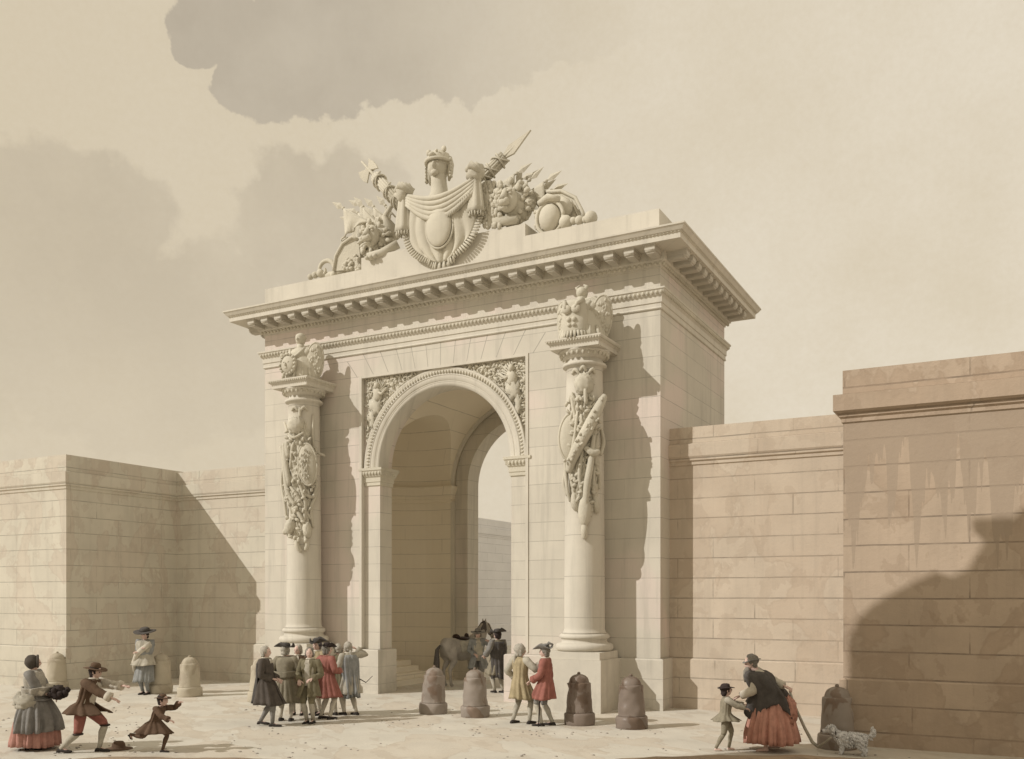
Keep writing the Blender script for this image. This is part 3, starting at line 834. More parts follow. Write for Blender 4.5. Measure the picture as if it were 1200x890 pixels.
# right: octagonal shield, cuirass, balls
oc = MB(); pts = [q1(*p, YS+.35) for p in ((935, 245), (1010, 240), (1062, 265), (1090, 320), (1095, 342), (930, 372))]
n = len(pts); V = [tuple(p+A(0, -.1, 0)) for p in pts]+[tuple(p+A(0, .1, 0)) for p in pts]
oc.add(V, [tuple(range(n)), tuple(range(2*n-1, n-1, -1))]+[(i, n+i, n+(i+1) % n, (i+1) % n) for i in range(n)], False)
oc.tube([p+A(0, -.12, 0) for p in pts[:5]], .05, 6); oc.tube([p+(pts[5]-p)*.12+A(0, -.11, 0) for p in pts[:5]], .03, 6)
link('octagonal_shield', oc, ST, tro)
cu = MB(); c = q1(962, 335, YS-.15)
cu.ell(c, (.30, .26, .36), 18, 14); cu.tube([c+A(.38*math.cos(t), -.02, .42*math.sin(t)) for t in np.linspace(0, 2*PI, 33)], .05, 8)
cu.tube([c+A(-.3, -.05, .42), c+A(0, -.12, .5), c+A(.3, -.05, .42)], [.07, .1, .07], 8)
for k in range(22): cu.ell(q1(rnd.uniform(905, 935), rnd.uniform(310, 380), YS-.1), (.07, .06, .06), 7, 5, amp=.5, seed=k)
cu.ell(q1(1000, 300, YS+.1), (.35, .2, .28), 12, 8, amp=.3)
link('cuirass', cu, ST, tro)
for x, y, r in ((1020, 350, .18), (1048, 345, .1), (1070, 343, .12), (1092, 340, .09), (1113, 333, .17)):
    link('cannon_ball', MB().ell(q1(x, y, YS-.15), r, 14, 10), ST, tro)

# armour standing on each column
def armour(cx, label, side, kind):
    t = thing('armour_trophy', label, 'sculpture', (cx, 20.9, 8.965), group='armour trophies standing on the column capitals', world=True)
    c = A(cx, 20.88, 8.97); z = lambda h: c+A(0, 0, h)
    mb = MB(); n = 30; rings = []
    for k in range(10):
        v = k/9; r = .55-.25*v+.06*math.sin(v*PI)
        rings.append([z(.02+.75*v)+A(r*math.cos(2*PI*j/n)*(1+.10*math.cos(7*2*PI*j/n+v*2)*(1-v)), .8*r*math.sin(2*PI*j/n)*(1+.10*math.cos(7*2*PI*j/n+v*2)*(1-v)), 0) for j in range(n)])
    mb.loft(rings)
    mb.ell(z(.75), (.34, .28, .24), 14, 10)
    for s in (-1, 1): mb.ell(z(.80)+A(s*.28, -.02, 0), (.15, .16, .14), 10, 8, amp=.2)
    body = link('cuirass', mb, ST, t)
    k = MB()
    for s in (-1, 1):
        for j in range(5): k.tube([z(.92)+A(s*.28, -.12, -.03*j), z(.66)+A(s*(.1-.02*j), -.33, -.02*j), z(.5)+A(-s*.08, -.36, -.05*j)], [.05, .04, .03], 6)
    for j in range(14): k.tube([z(.30)+A(.5*math.cos(j*.45-PI), .38*math.sin(j*.45-PI), 0), z(.03)+A(.60*math.cos(j*.45-PI), .46*math.sin(j*.45-PI), 0)], [.05, .035], 6)
    link('drapery', k, ST, body)
    gor = kind == 'gorgon'
    g = MB(); gc = z(.40 if kind == 'gorgon' else .48)+A(-.03, -.48, 0)
    if gor:
        g.ell(gc, (.25, .12, .26), 20, 12)
        g.tube([gc+A(.26*math.cos(a), .0, .27*math.sin(a)) for a in np.linspace(0, 2*PI, 29)], .035, 8)
        for s in (-1, 1): g.ell(gc+A(s*.075, -.11, .05), (.035, .02, .02), 8, 6)
        g.ell(gc+A(0, -.13, -.02), (.025, .04, .055), 8, 6); g.ell(gc+A(0, -.10, -.11), (.06, .03, .02), 8, 6)
    else:          # muscled breastplate with straps and a scalloped skirt
        rings = []
        for k_ in range(12):
            v = k_/11; r = .20+.13*math.sin(PI*(.25+.6*v)); rings.append([gc+A(r*math.cos(2*PI*j/24), .62*r*math.sin(2*PI*j/24)+.12, -.36+.78*v) for j in range(24)])
        g.loft(rings)
        for s in (-1, 1):
            g.ell(gc+A(s*.12, -.10, .18), (.12, .07, .11), 12, 8); g.ell(gc+A(s*.07, -.09, -.06), (.06, .05, .06), 8, 6); g.ell(gc+A(s*.06, -.08, -.19), (.055, .05, .05), 8, 6)
            g.tube([gc+A(s*.24, .05, .42), gc+A(s*.16, -.12, .30), gc+A(s*.12, -.15, .18)], [.06, .05, .03], 8)
        for j in range(11):
            a_ = -PI+PI*j/10; p_ = gc+A(.27*math.cos(a_), .12+.2*math.sin(a_), -.34)
            g.tube([p_, p_+A(.05*math.cos(a_), .04*math.sin(a_), -.16)], [.045, .03], 6)
    if kind == 'gorgon':
        for j in range(16): g.ell(gc+A(.27*math.cos(j*.39), -.04, .28*math.sin(j*.39)), (.05, .05, .04), 7, 5, amp=.5, seed=j)
    link('face_shield' if gor else 'breastplate', g, ST, t)
    for s in ((1,) if kind == 'gorgon' else (-1, 1)):
        o = MB(); oc_ = z(.52)+A(s*.50, .02, 0)
        rot = Matrix.Rotation(s*.12, 3, 'Y') @ Matrix.Rotation(s*.55, 3, 'Z')
        o.ell(oc_, (.24, .07, .54), 20, 16, rot=rot)
        ring = [oc_+np.array(rot @ Vector((.25*math.cos(a), 0, .55*math.sin(a)))) for a in np.linspace(0, 2*PI, 33)]
        o.tube(ring, .028, 6)
        rr = random.Random(4)
        for j in range(40):
            a, q = rr.random()*6.3, rr.random()**.5*.85
            o.ell(oc_+np.array(rot @ Vector((.24*q*math.cos(a), -.06*math.sqrt(1-q*q*.8), .54*q*math.sin(a)))), (.035, .03, .05), 6, 5)
        link('oval_shield', o, ST, t)
    if kind == 'gorgon':
        o = MB()
        for j in range(30): rr = random.Random(j); o.ell(z(rr.uniform(.15, .8))+A(-.52+rr.uniform(-.06, .12), rr.uniform(-.15, .1), 0), (.08, .07, .09), 7, 5, amp=.5, seed=j)
        link('quiver', o, ST, t)
    h = MB()
    if kind == 'gorgon':
        h.tube([z(.9), z(1.08)], [.12, .10], 10); h.ell(z(1.22), (.13, .16, .18), 14, 10)
        h.ell(z(1.2)+A(.02, -.16, 0), (.03, .05, .05), 6, 5); h.ell(z(1.28)+A(0, .02, 0), (.15, .18, .13), 12, 8)
    else:
        h.tube([z(.85), z(1.05), z(1.18)], [.2, .12, .11], 10)
        h.ell(z(1.2), (.14, .17, .15), 12, 9)
        for s in (-1, 1): h.tube([z(1.22)+A(s*.05, 0, 0), z(1.36)+A(s*.13, 0, 0), z(1.38)+A(s*.05, -.03, 0)], [.07, .06, .02], 8)
        for s in (-1, 1):
            for j in range(6): h.tube([z(1.0)+A(s*.1, -.02, -.03*j), z(1.04)+A(s*(.32+.03*j), .0, -.03*j), z(.55)+A(s*(.36+.045*j), .0, 0)], [.06, .07, .03], 7)
    link('helmet', h, ST, t)
armour(-18.13, 'carved armour with oval shield and gorgon head on the left column', -1, 'gorgon')
armour(-9.25, 'carved breastplate between two wing-like shields on the right column', 1, 'wings')

# trophies carved on the shafts
def on_shaft(cx, col, items_fn):
    f = nrm(A(.42, -.9)); r2 = A(-f[1], f[0])
    def P(u, z, out=0.0):
        """u metres across the shaft as seen from its front, wrapped round it"""
        R = .49-.04*(z-2)/6; a = max(-1.5, min(1.5, u/(R+.05)))
        if abs(u) > R+.12: # stands clear of the shaft
            return A(cx+f[0]*(.0+out)+r2[0]*u, 21.03+f[1]*(0+out)+r2[1]*u, z)
        k = R+out
        return A(cx+f[0]*k*math.cos(a)+r2[0]*k*math.sin(a), 21.03+f[1]*k*math.cos(a)+r2[1]*k*math.sin(a), z)
    rotf = Matrix.Rotation(math.atan2(f[1], f[0])+PI/2, 3, 'Z')
    def blob(name, c, r, tilt=0, amp=0, seed=0, rimr=0, par=None):
        mb = MB(); rot = rotf @ Matrix.Rotation(tilt, 3, 'Y')
        mb.ell(c, r, 30, 20, rot=rot, amp=amp, freq=7, seed=seed)
        if rimr: mb.tube([A(*c)+np.array(rot @ Vector((r[0]*math.cos(a), -.02, r[2]*math.sin(a)))) for a in np.linspace(0, 2*PI, 33)], rimr, 7)
        return link(name, mb, ST, par or col)
    def ropes(name, lines, rad):
        mb = MB()
        for L in lines:
            n = len(L); pts = [P(*p) for p in L]
            # smooth
            X = []
            for i in range(n-1):
                for t in (0, .25, .5, .75):
                    p0 = pts[max(i-1, 0)]; p1 = pts[i]; p2 = pts[i+1]; p3 = pts[min(i+2, n-1)]
                    X.append(.5*((2*p1)+(-p0+p2)*t+(2*p0-5*p1+4*p2-p3)*t*t+(-p0+3*p1-3*p2+p3)*t**3))
            X.append(pts[-1]); m = len(X)
            mb.tube(X, [rad*(.45+.55*math.sin(PI*(i+.6)/(m+.4))) for i in range(m)], 7)
        return link(name, mb, ST, col)
    items_fn(P, blob, ropes, rotf)
def cloth_relief(P, name, outline, slant, seed, depth=.10):
    """folded drapery hugging the shaft; outline rows (z, u_left, u_right)"""
    zs = [o[0] for o in outline][::-1]; ls = [o[1] for o in outline][::-1]; rs = [o[2] for o in outline][::-1]
    nz, nu = 110, 46; rows = []
    for i in range(nz):
        z = zs[0]+(zs[-1]-zs[0])*i/(nz-1)
        l, r = np.interp(z, zs, ls), np.interp(z, zs, rs)
        l += .04*mnoise.noise(Vector((z*4, seed, 0))); r += .04*mnoise.noise(Vector((z*4, seed, 5)))
        row = []
        for j in range(nu):
            v = j/(nu-1); u = l+(r-l)*v
            e = min(1, 6*min(v, 1-v))**.5*min(1, 5*min(i, nz-1-i)/nz*3)**.5
            ph = (u+slant*z+.12*mnoise.noise(Vector((u*3, z*1.3, seed))))*24
            f = abs(math.sin(ph))**.7
            q = 1-abs(mnoise.noise(Vector((u*7, z*5, seed+9))))*2
            out = -.05+e*(.05+depth*(.55*f+.55*q)+.02*mnoise.noise(Vector((u*22, z*22, seed))))
            row.append(P(u, z, max(out, -.05)))
        rows.append(row)
    V = [tuple(p) for r in rows for p in r]
    F = [(i*nu+j, i*nu+j+1, (i+1)*nu+j+1, (i+1)*nu+j) for i in range(nz-1) for j in range(nu-1)]
    return MB().add(V, F)
def left_items(P, blob, ropes, rotf):
    link('relief_drapery', cloth_relief(P, '', [(7.85, -.30, .20), (7.3, -.42, .40), (6.6, -.50, .46), (5.9, -.50, .44), (5.3, -.40, .40), (4.8, -.28, .34), (4.35, -.10, .20)], .35, 3), ST, colL)
    zc = lambda y: 8.55-(y-300)/3.18/41.0*1.0 if False else 8.33-(y-318)*(8.33-4.05)/(855-318)
    uc = lambda x: (x-183)/3.18/40.
    w = lambda x, y, o=0.: (uc(x), zc(y), o)
    bl = blob('relief_helmet', P(*w(170, 405, .05)), (.24, .15, .25), 0, .22, 1)
    ropes('plume', [[w(150, 350, .03), w(165, 338, .06), w(180, 352, .04)], [w(215, 350, .03), w(200, 338, .06), w(185, 355, .04)], [w(185, 340, .05), w(186, 375, .05)], [w(140, 430, .1), w(170, 450, .14), w(200, 430, .1)]], .045)
    s = blob('relief_shield', P(*w(212, 545, .12)), (.27, .12, .60), -.08, 0, 0, .03)
    mb = MB(); rr = random.Random(3)
    for k in range(50):
        a, q = rr.random()*6.3, rr.random()**.5*.8
        mb.ell(P(uc(212)+.25*q*math.cos(a), zc(545)+.56*q*math.sin(a), .24), (.03, .03, .05), 6, 5)
    link('embossing', mb, ST, s)
    ropes('quiver', [[w(100, 470, .12), w(118, 530, .12), w(140, 640, .1), w(170, 690, .08)], [w(118, 465, .14), w(132, 520, .14), w(150, 620, .12)], [w(134, 462, .12), w(146, 520, .12)]], .085)
    ropes('drapery_fold', [[w(110, 520, .10), w(104, 600, .12), w(118, 680, .10), w(122, 740, .05)], [w(125, 560, .08), w(128, 640, .1), w(150, 700, .08), w(165, 760, .05)], [w(180, 600, .08), w(205, 680, .10), w(200, 760, .06)], [w(235, 560, .06), w(245, 640, .10), w(225, 700, .1), w(235, 770, .05)], [w(190, 640, .1), w(230, 660, .12), w(248, 600, .06)], [w(150, 620, .1), w(180, 660, .1), w(225, 740, .08)], [w(160, 700, .08), w(190, 730, .1), w(215, 790, .05)], [w(185, 440, .08), w(160, 480, .08), w(150, 560, .08)]], .055)
    ropes('relief_sword', [[w(235, 360, .05), w(232, 440, .08), w(240, 500, .05)], [w(245, 500, .14), w(268, 508, .2)], [w(110, 380, .03), w(125, 430, .03)]], .04)
    blob('relief_boot', P(*w(150, 765, .08)), (.15, .15, .26), .35, .2, 4)
    blob('relief_boot', P(*w(212, 778, .08)), (.13, .14, .24), -.1, .2, 5)
    ropes('tassel', [[w(175, 800, .05), w(178, 835, .08), w(192, 858, .05)], [w(205, 800, .05), w(212, 830, .08), w(205, 852, .04)], [w(120, 770, .04), w(108, 790, .1)]], .075)
    mb = MB(); rr = random.Random(9)
    for k in range(70):
        y = rr.uniform(420, 820); half = 70*(1-max(0, (y-560))/420)
        mb.ell(P(uc(180+rr.uniform(-half, half)*.95), zc(y), .13), (.045, .04, .07), 6, 5, rot=rotf @ Matrix.Rotation(rr.random()*3, 3, 'Y'), amp=.5, seed=k)
    link('relief_leaves', mb, ST, colL)
def right_items(P, blob, ropes, rotf):
    link('relief_drapery', cloth_relief(P, '', [(7.75, -.22, .22), (7.2, -.42, .36), (6.4, -.50, .46), (5.7, -.52, .48), (5.2, -.42, .40), (4.9, -.24, .28), (4.6, -.12, .14)], -.25, 8), ST, colR)
    zc = lambda y: 8.25-(y-310)*(8.25-4.2)/(855-310)
    uc = lambda x: (x-156)/2.78/46.
    w = lambda x, y, o=0.: (uc(x), zc(y), o)
    ropes('relief_flower', [[w(110, 325, .02), w(125, 312, .05), w(138, 328, .03)], [w(140, 318, .03), w(150, 305, .06), w(160, 320, .03)], [w(165, 328, .03), w(180, 312, .05), w(190, 326, .02)], [w(120, 345, .02), w(150, 335, .05), w(185, 345, .02)]], .045)
    blob('relief_helmet', P(*w(153, 362, .03)), (.23, .14, .27), 0, .26, 2)
    ropes('relief_club', [[w(212, 398, .16), w(190, 440, .20), w(155, 530, .20), w(125, 600, .16), w(108, 645, .12)]], .15)
    mb = MB(); rr = random.Random(2)
    for k in range(26):
        t = rr.random(); mb.ell(P(uc(205-90*t)+rr.uniform(-.08, .08), zc(405+215*t), .32), (.04, .04, .04), 6, 5)
    link('relief_knots', mb, ST, colR)
    s = blob('relief_shield', P(uc(108), zc(530), .02), (.30, .12, .58), .05, 0, 0, .035)
    ropes('relief_spear', [[w(113, 385, .04), w(118, 430, .06), w(150, 620, .05)], [w(100, 420, .04), w(113, 395, .06), w(125, 420, .04)], [w(156, 380, .16), w(158, 430, .16)]], .05)
    ropes('drapery_fold', [[w(120, 440, .08), w(100, 520, .1), w(95, 620, .12), w(100, 700, .1), w(105, 740, .04)], [w(135, 450, .1), w(125, 540, .1), w(112, 640, .12), w(125, 710, .08)], [w(145, 460, .1), w(150, 560, .1), w(140, 660, .12), w(150, 730, .08)], [w(200, 520, .06), w(185, 600, .08), w(200, 660, .1), w(205, 700, .04)], [w(215, 500, .04), w(222, 545, .08), w(210, 590, .06)], [w(90, 620, .06), w(82, 680, .1), w(95, 720, .06)], [w(170, 600, .1), w(165, 690, .12), w(155, 740, .08)], [w(185, 620, .08), w(180, 700, .1), w(195, 770, .05)]], .05)
    ropes('relief_sword', [[w(180, 530, .12), w(170, 620, .18), w(160, 700, .18), w(156, 790, .12)], [w(155, 570, .2), w(175, 590, .24), w(190, 580, .2)]], .09)
    blob('relief_quiver', P(*w(155, 775, .10)), (.16, .14, .36), 0, .05, 1)
    ropes('tassel', [[w(155, 800, .06), w(154, 835, .1), w(156, 862, .05)], [w(120, 715, .05), w(125, 750, .1), w(132, 770, .04)], [w(185, 720, .05), w(190, 755, .1), w(196, 778, .04)]], .085)
    mb = MB()
    for k in range(70):
        y = rr.uniform(400, 790); half = 60*(1-max(0, (y-520))/420)
        mb.ell(P(uc(152+rr.uniform(-half, half)*.95), zc(y), .12), (.045, .04, .07), 6, 5, rot=rotf @ Matrix.Rotation(rr.random()*3, 3, 'Y'), amp=.5, seed=k)
    link('relief_leaves', mb, ST, colR)
on_shaft(-18.13, colL, left_items); on_shaft(-9.25, colR, right_items)

# ---------------------------------------------------------------- bollards
def bollard():
    t = thing('stone_bollard', '', 'bollard')
    b = MB().lathe([(.335, 0), (.345, .02), (.348, .08), (.35, .14), (.35, .20), (.348, .25), (.33, .275), (.30, .28)], 40)
    link('base', b, M['bol_brown'], t)
    s = MB().lathe([(.302, .279)]+[(.298-.036*k/12, .30+.63*k/12) for k in range(13)]+[(.255, .945), (.235, .95), (.222, .96)], 40)
    link('body', s, M['bol_brown'], t)
    d = MB().lathe([(.222, .955), (.22, .98)]+[(.215*math.cos(a), .98+.165*math.sin(a)) for a in np.linspace(.15, 1.45, 9)]+[(.0, 1.147)], 36, cap=False)
    dd = link('dome', d, M['bol_brown'], t)
    link('knob', MB().ell((0, 0, 1.155), (.04, .04, .038), 12, 8), M['bol_brown'], dd)
    return t
B0 = bollard(); firstb = True
for lab, x, y, sc, mt in [
    ('pale stone bollard standing behind the woman in the bonnet, leftmost of the row', -25.0, 18.0, 1.0, 'bol_pale'),
    ('pale stone bollard beside the cloaked person in the wide round hat', -21.47, 18.75, 1.04, 'bol_pale'),
    ('pale stone bollard in front of the recessed left wall, right of the cloaked person\'s one', -20.06, 18.55, 1.0, 'bol_pale'),
    ('pale stone bollard half hidden behind the person in the long dark coat', -17.45, 18.55, 1.05, 'bol_pale'),
    ('tan stone bollard before the left side of the arch opening, below the horse\'s tail', -12.06, 18.55, 1.0, 'bol_tan'),
    ('tan stone bollard with dark streaks before the middle of the arch opening', -10.87, 18.5, 1.0, 'bol_tan'),
    ('brown stone bollard in front of the right column\'s pedestal', -8.22, 18.43, 1.0, 'bol_brown'),
    ('brown stone bollard casting a long shadow at the gate\'s right corner', -7.03, 18.45, 1.0, 'bol_brown'),
    ('brown stone bollard against the weathered wall block, behind the small fluffy dog', -2.80, 17.76, 1.03, 'bol_tan')]:
    o = B0 if firstb else copy_tree(B0); firstb = False
    o['label'] = lab; o['group'] = 'stone bollards in a row before the gate'
    o.location = (x, y, -.012); o.scale = (sc*.96,)*3; o.rotation_euler = (.022*math.sin(x*9), .022*math.cos(x*5), x*1.7)
    for ch in o.children_recursive:
        ch.data = ch.data.copy(); ch.data.materials[0] = M[mt]
        for v_ in ch.data.vertices:      # chipped and worn, each its own way
            q_ = v_.co*7+Vector((x*3, y, 1)); k_ = mnoise.noise(q_)*.010-max(0, mnoise.noise(v_.co*3.1+Vector((x*5, 2, 0)))-.35)*.10
            v_.co += Vector((v_.co.x, v_.co.y, 0)).normalized()*k_ if v_.co.xy.length > .01 else Vector()

# ---------------------------------------------------------------- an added house, unseen to the left, its gable shaped to shade the right-hand block
hs = thing('shadow_caster_house', 'added plastered house outside the view, its gable shaped to shade the right wall block', 'house', (-12, -1, 0), world=True)
hx0, hx1, hy0, hy1, he, hr = -15.7, -8.3, -6.0, 3.0, 14.0, 17.0
wl = MB(); V = [(x, y, z) for y in (hy0, hy1) for x, z in ((hx0, 0), (hx1, 0), (hx1, he), ((hx0+hx1)/2, hr), (hx0, he))]
wl.add(V, [(0, 1, 2, 3, 4), (9, 8, 7, 6, 5)]+[(i, 5+i, 5+(i+1) % 5, (i+1) % 5) for i in range(5)], False)
hw_ = link('wall', wl, M['plaster'], hs)
rf = MB()
for s in (-1, 1):
    xm = (hx0+hx1)/2; xe = hx0-.08 if s < 0 else hx1+.08; ze = he-.08
    V = [(xm, hy0-.3, hr+.02), (xe, hy0-.3, ze), (xe, hy1+.3, ze), (xm, hy1+.3, hr+.02)]
    V += [(a, b, c+.2) for a, b, c in V]
    rf.add(V, [(0, 1, 2, 3), (7, 6, 5, 4), (0, 4, 5, 1), (1, 5, 6, 2), (2, 6, 7, 3), (3, 7, 4, 0)], False)
rfo = link('roof', rf, M['tile'], hs)
gb = MB(); gp = []  # gable outline traced back along the sun from the block's shadow edge
for x, y in ((992, 744), (999, 733), (1001, 725), (1018, 708), (1044, 692), (1070, 679), (1094, 668), (1113, 674), (1140, 660), (1157, 650), (1157, 623), (1175, 613), (1192, 597)):
    p = at(x, y, 18.19); gp.append((p[0]-.85*15.19, p[2]+.90*15.19))
gp = [(gp[0][0], 13.5)]+gp+[(gp[-1][0]+1.6, gp[-1][1]+1.1), (gp[-1][0]+3, gp[-1][1]+.9), (hx1-.01, 14.6), (hx1-.01, 13.5)]
m_ = len(gp)
V = [(x, hy1-.34, z) for x, z in gp]+[(x, hy1+.02, z) for x, z in gp]
gb.add(V, [(0, i, i+1) for i in range(1, m_-1)]+[(m_, m_+i+1, m_+i) for i in range(1, m_-1)]+[(i, m_+i, m_+(i+1) % m_, (i+1) % m_) for i in range(m_)], False)
link('shadow_gable', gb, M['plaster'], hs, recalc=False)
link('chimney', MB().box(-13.9, -13.1, 1.2, 2.4, 15.6, 18.1).box(-14.0, -13.0, 1.1, 2.5, 18.1, 18.3), M['plaster'], rfo)
link('chimney', MB().box(-11.2, -10.3, -3.2, -2.0, 16.2, 19.6).box(-11.3, -10.2, -3.3, -1.9, 19.6, 19.8), M['plaster'], rfo)
for z in (1.2, 4.4, 7.6, 10.8):
    for x in (-14.3, -12, -9.7):
        wn = link('window', MB().box(x-.55, x+.55, hy1+.002, hy1+.06, z, z+1.8), M['wood'], hs)
        link('pane', MB().box(x-.44, x+.44, hy1+.06, hy1+.075, z+.1, z+1.7), M['glass'], wn)
    for y in (-4.5, -1.5, 1.4):
        wn = link('window', MB().box(hx1+.002, hx1+.06, y-.55, y+.55, z, z+1.8), M['wood'], hs)
        link('pane', MB().box(hx1+.06, hx1+.075, y-.44, y+.44, z+.1, z+1.7), M['glass'], wn)

# ---------------------------------------------------------------- people
DG = None
def remesh(mb, vox=.014, smooth=6):
    me = bpy.data.meshes.new('tmp'); me.from_pydata(mb.v, [], mb.f); me.update()
    o = bpy.data.objects.new('tmp', me); COL.objects.link(o)
    r = o.modifiers.new('r', 'REMESH'); r.mode = 'VOXEL'; r.voxel_size = vox; r.use_smooth_shade = True
    sm = o.modifiers.new('s', 'SMOOTH'); sm.iterations = smooth; sm.factor = .5
    dg = bpy.context.evaluated_depsgraph_get(); dg.update()
    ev = o.evaluated_get(dg); m2 = ev.to_mesh()
    out = MB(); n = len(m2.vertices); co = np.empty(n*3); m2.vertices.foreach_get('co', co)
    out.add([tuple(c) for c in co.reshape(-1, 3)], [tuple(p.vertices) for p in m2.polygons])
    ev.to_mesh_clear(); bpy.data.objects.remove(o); bpy.data.meshes.remove(me)
    return out
def rotv(v, ax, a):
    return np.array(Matrix.Rotation(a, 3, ax) @ Vector(v))
def ik(a, t, l1, l2, pole):
    d = t-a; L = np.linalg.norm(d); L2 = min(L, (l1+l2)*.995); dn = nrm(d); t = a+dn*L2
    x = (l1*l1-l2*l2+L2*L2)/(2*L2); h = math.sqrt(max(0, l1*l1-x*x))
    p = nrm(A(*pole)-dn*(A(*pole) @ dn))
    return a+dn*x+p*h, t
def hand(mb, wrist, d, palm_n, curl=.5, s=1.0, point=False):
    """palm and five unequal bent fingers; d = along the forearm, palm_n = back of the hand"""
    d = nrm(d); nn = nrm(palm_n-d*(palm_n @ d)); side = np.cross(d, nn)
    c = wrist+d*.05*s
    mb.tube([wrist-d*.02, wrist+d*.02*s, wrist+d*.06*s, wrist+d*.095*s], [.028*s, .032*s, .040*s, .036*s], 8, flat=.5, ref=nn)
    for k, (o, L) in enumerate(((-.028, .066), (-.010, .078), (.010, .074), (.027, .058))):
        b = wrist+d*.088*s+side*o*s; cu = (.12 if (point and k == 0) else curl)
        p1 = b+rot_about(d, side, -cu*.6)*L*.45*s; p2 = p1+rot_about(d, side, -cu*1.5)*L*.33*s; p3 = p2+rot_about(d, side, -cu*2.2)*L*.25*s
        mb.tube([b-d*.02*s, b, p1, p2, p3], [.010*s, .0105*s, .0095*s, .0085*s, .006*s], 6)
    b = wrist+d*.03*s-side*.030*s; td = nrm(d*.7-side*.75-nn*.25)
    mb.tube([b, b+td*.035*s, b+td*.062*s+d*.008*s, b+td*.075*s+d*.022*s], [.014*s, .0125*s, .011*s, .007*s], 6)
def rot_about(v, ax, a):
    return np.array(Matrix.Rotation(a, 3, Vector(ax)) @ Vector(v))
def head_into(mb, c, f, up, s=1.0):
    """head about 0.235 m high with brow, nose, lips, chin and ears; c = centre, f = where it looks"""
    f = nrm(f); up = nrm(up-f*(up @ f)); l = np.cross(up, f)
    nu, nv = 28, 20; V = []
    for i in range(nv+1):
        th = PI*i/nv; z = math.cos(th)
        for j in range(nu):
            ph = 2*PI*j/nu; x = math.sin(th)*math.cos(ph); y = math.sin(th)*math.sin(ph)
            X, Y, Z = x*.098, y*.076, z*.118
            if z < 0: X *= 1-.10*z*z; Y *= 1-.30*z*z
            if x < 0 and z < -.2: X *= 1-.35*(-z-.2)
            if x > 0:
                fr = math.exp(-(y/.16)**2)
                X += fr*.022*math.exp(-((z+.16)/.20)**2)*(1 if z < .12 else .3)        # nose
                X += fr*.004*math.exp(-((z+.52)/.08)**2)+math.exp(-(y/.3)**2)*.009*math.exp(-((z+.80)/.14)**2)
                X += .005*math.exp(-((z-.22)/.10)**2)*math.exp(-(y/.6)**2)                 # brow
                for q in (-1, 1): X -= .013*math.exp(-((y-q*.38)/.17)**2-((z-.04)/.12)**2)  # sockets
                X -= .004*math.exp(-(y/.25)**2-((z+.58)/.03)**2)
            V.append(c+(f*X+l*Y+up*Z)*s)
    F = [(i*nu+j, (i+1)*nu+j, (i+1)*nu+(j+1) % nu, i*nu+(j+1) % nu) for i in range(nv) for j in range(nu)]
    mb.add(V, F)
    for q in (-1, 1):
        mb.ell(c+(l*q*.076-f*.008-up*.006)*s, (.016*s, .010*s, .03*s), 8, 6)
def ring_surf(centers, ab, n=72, phi0=-PI, phi1=PI, folds=0, famp=0, seed=0, th=.012, hemw=0, ax=None):
    """cloth hung round the body: rows of ellipses, optional opening, folds growing to the hem"""
    rows = []; m = len(centers)
    for i, (c, (a, b)) in enumerate(zip(centers, ab)):
        v = i/(m-1); row = []
        p0 = phi0[i] if hasattr(phi0, '__len__') else phi0; p1 = phi1[i] if hasattr(phi1, '__len__') else phi1
        for j in range(n+1):
            ph = p0+(p1-p0)*j/n
            k = 1+famp*(.22+.78*v**1.2)*((1-2*abs(math.sin(folds*.5*ph+seed+.8*math.sin(2*ph+seed)+.5*v)))*.55+.4*math.sin(folds*1.7*ph+seed*2+v))
            k += .035*mnoise.noise(Vector((math.cos(ph)*2.2+seed, math.sin(ph)*2.2, c[2]*5)))
            z = hemw*v*math.sin(3*ph+seed)
            row.append((c[0]+a*k*math.cos(ph), c[1]+b*k*math.sin(ph), c[2]+z))
        rows.append(row)
    return rows
def cloth_mb(rows, th=.014): return sheet(MB(), rows, th)

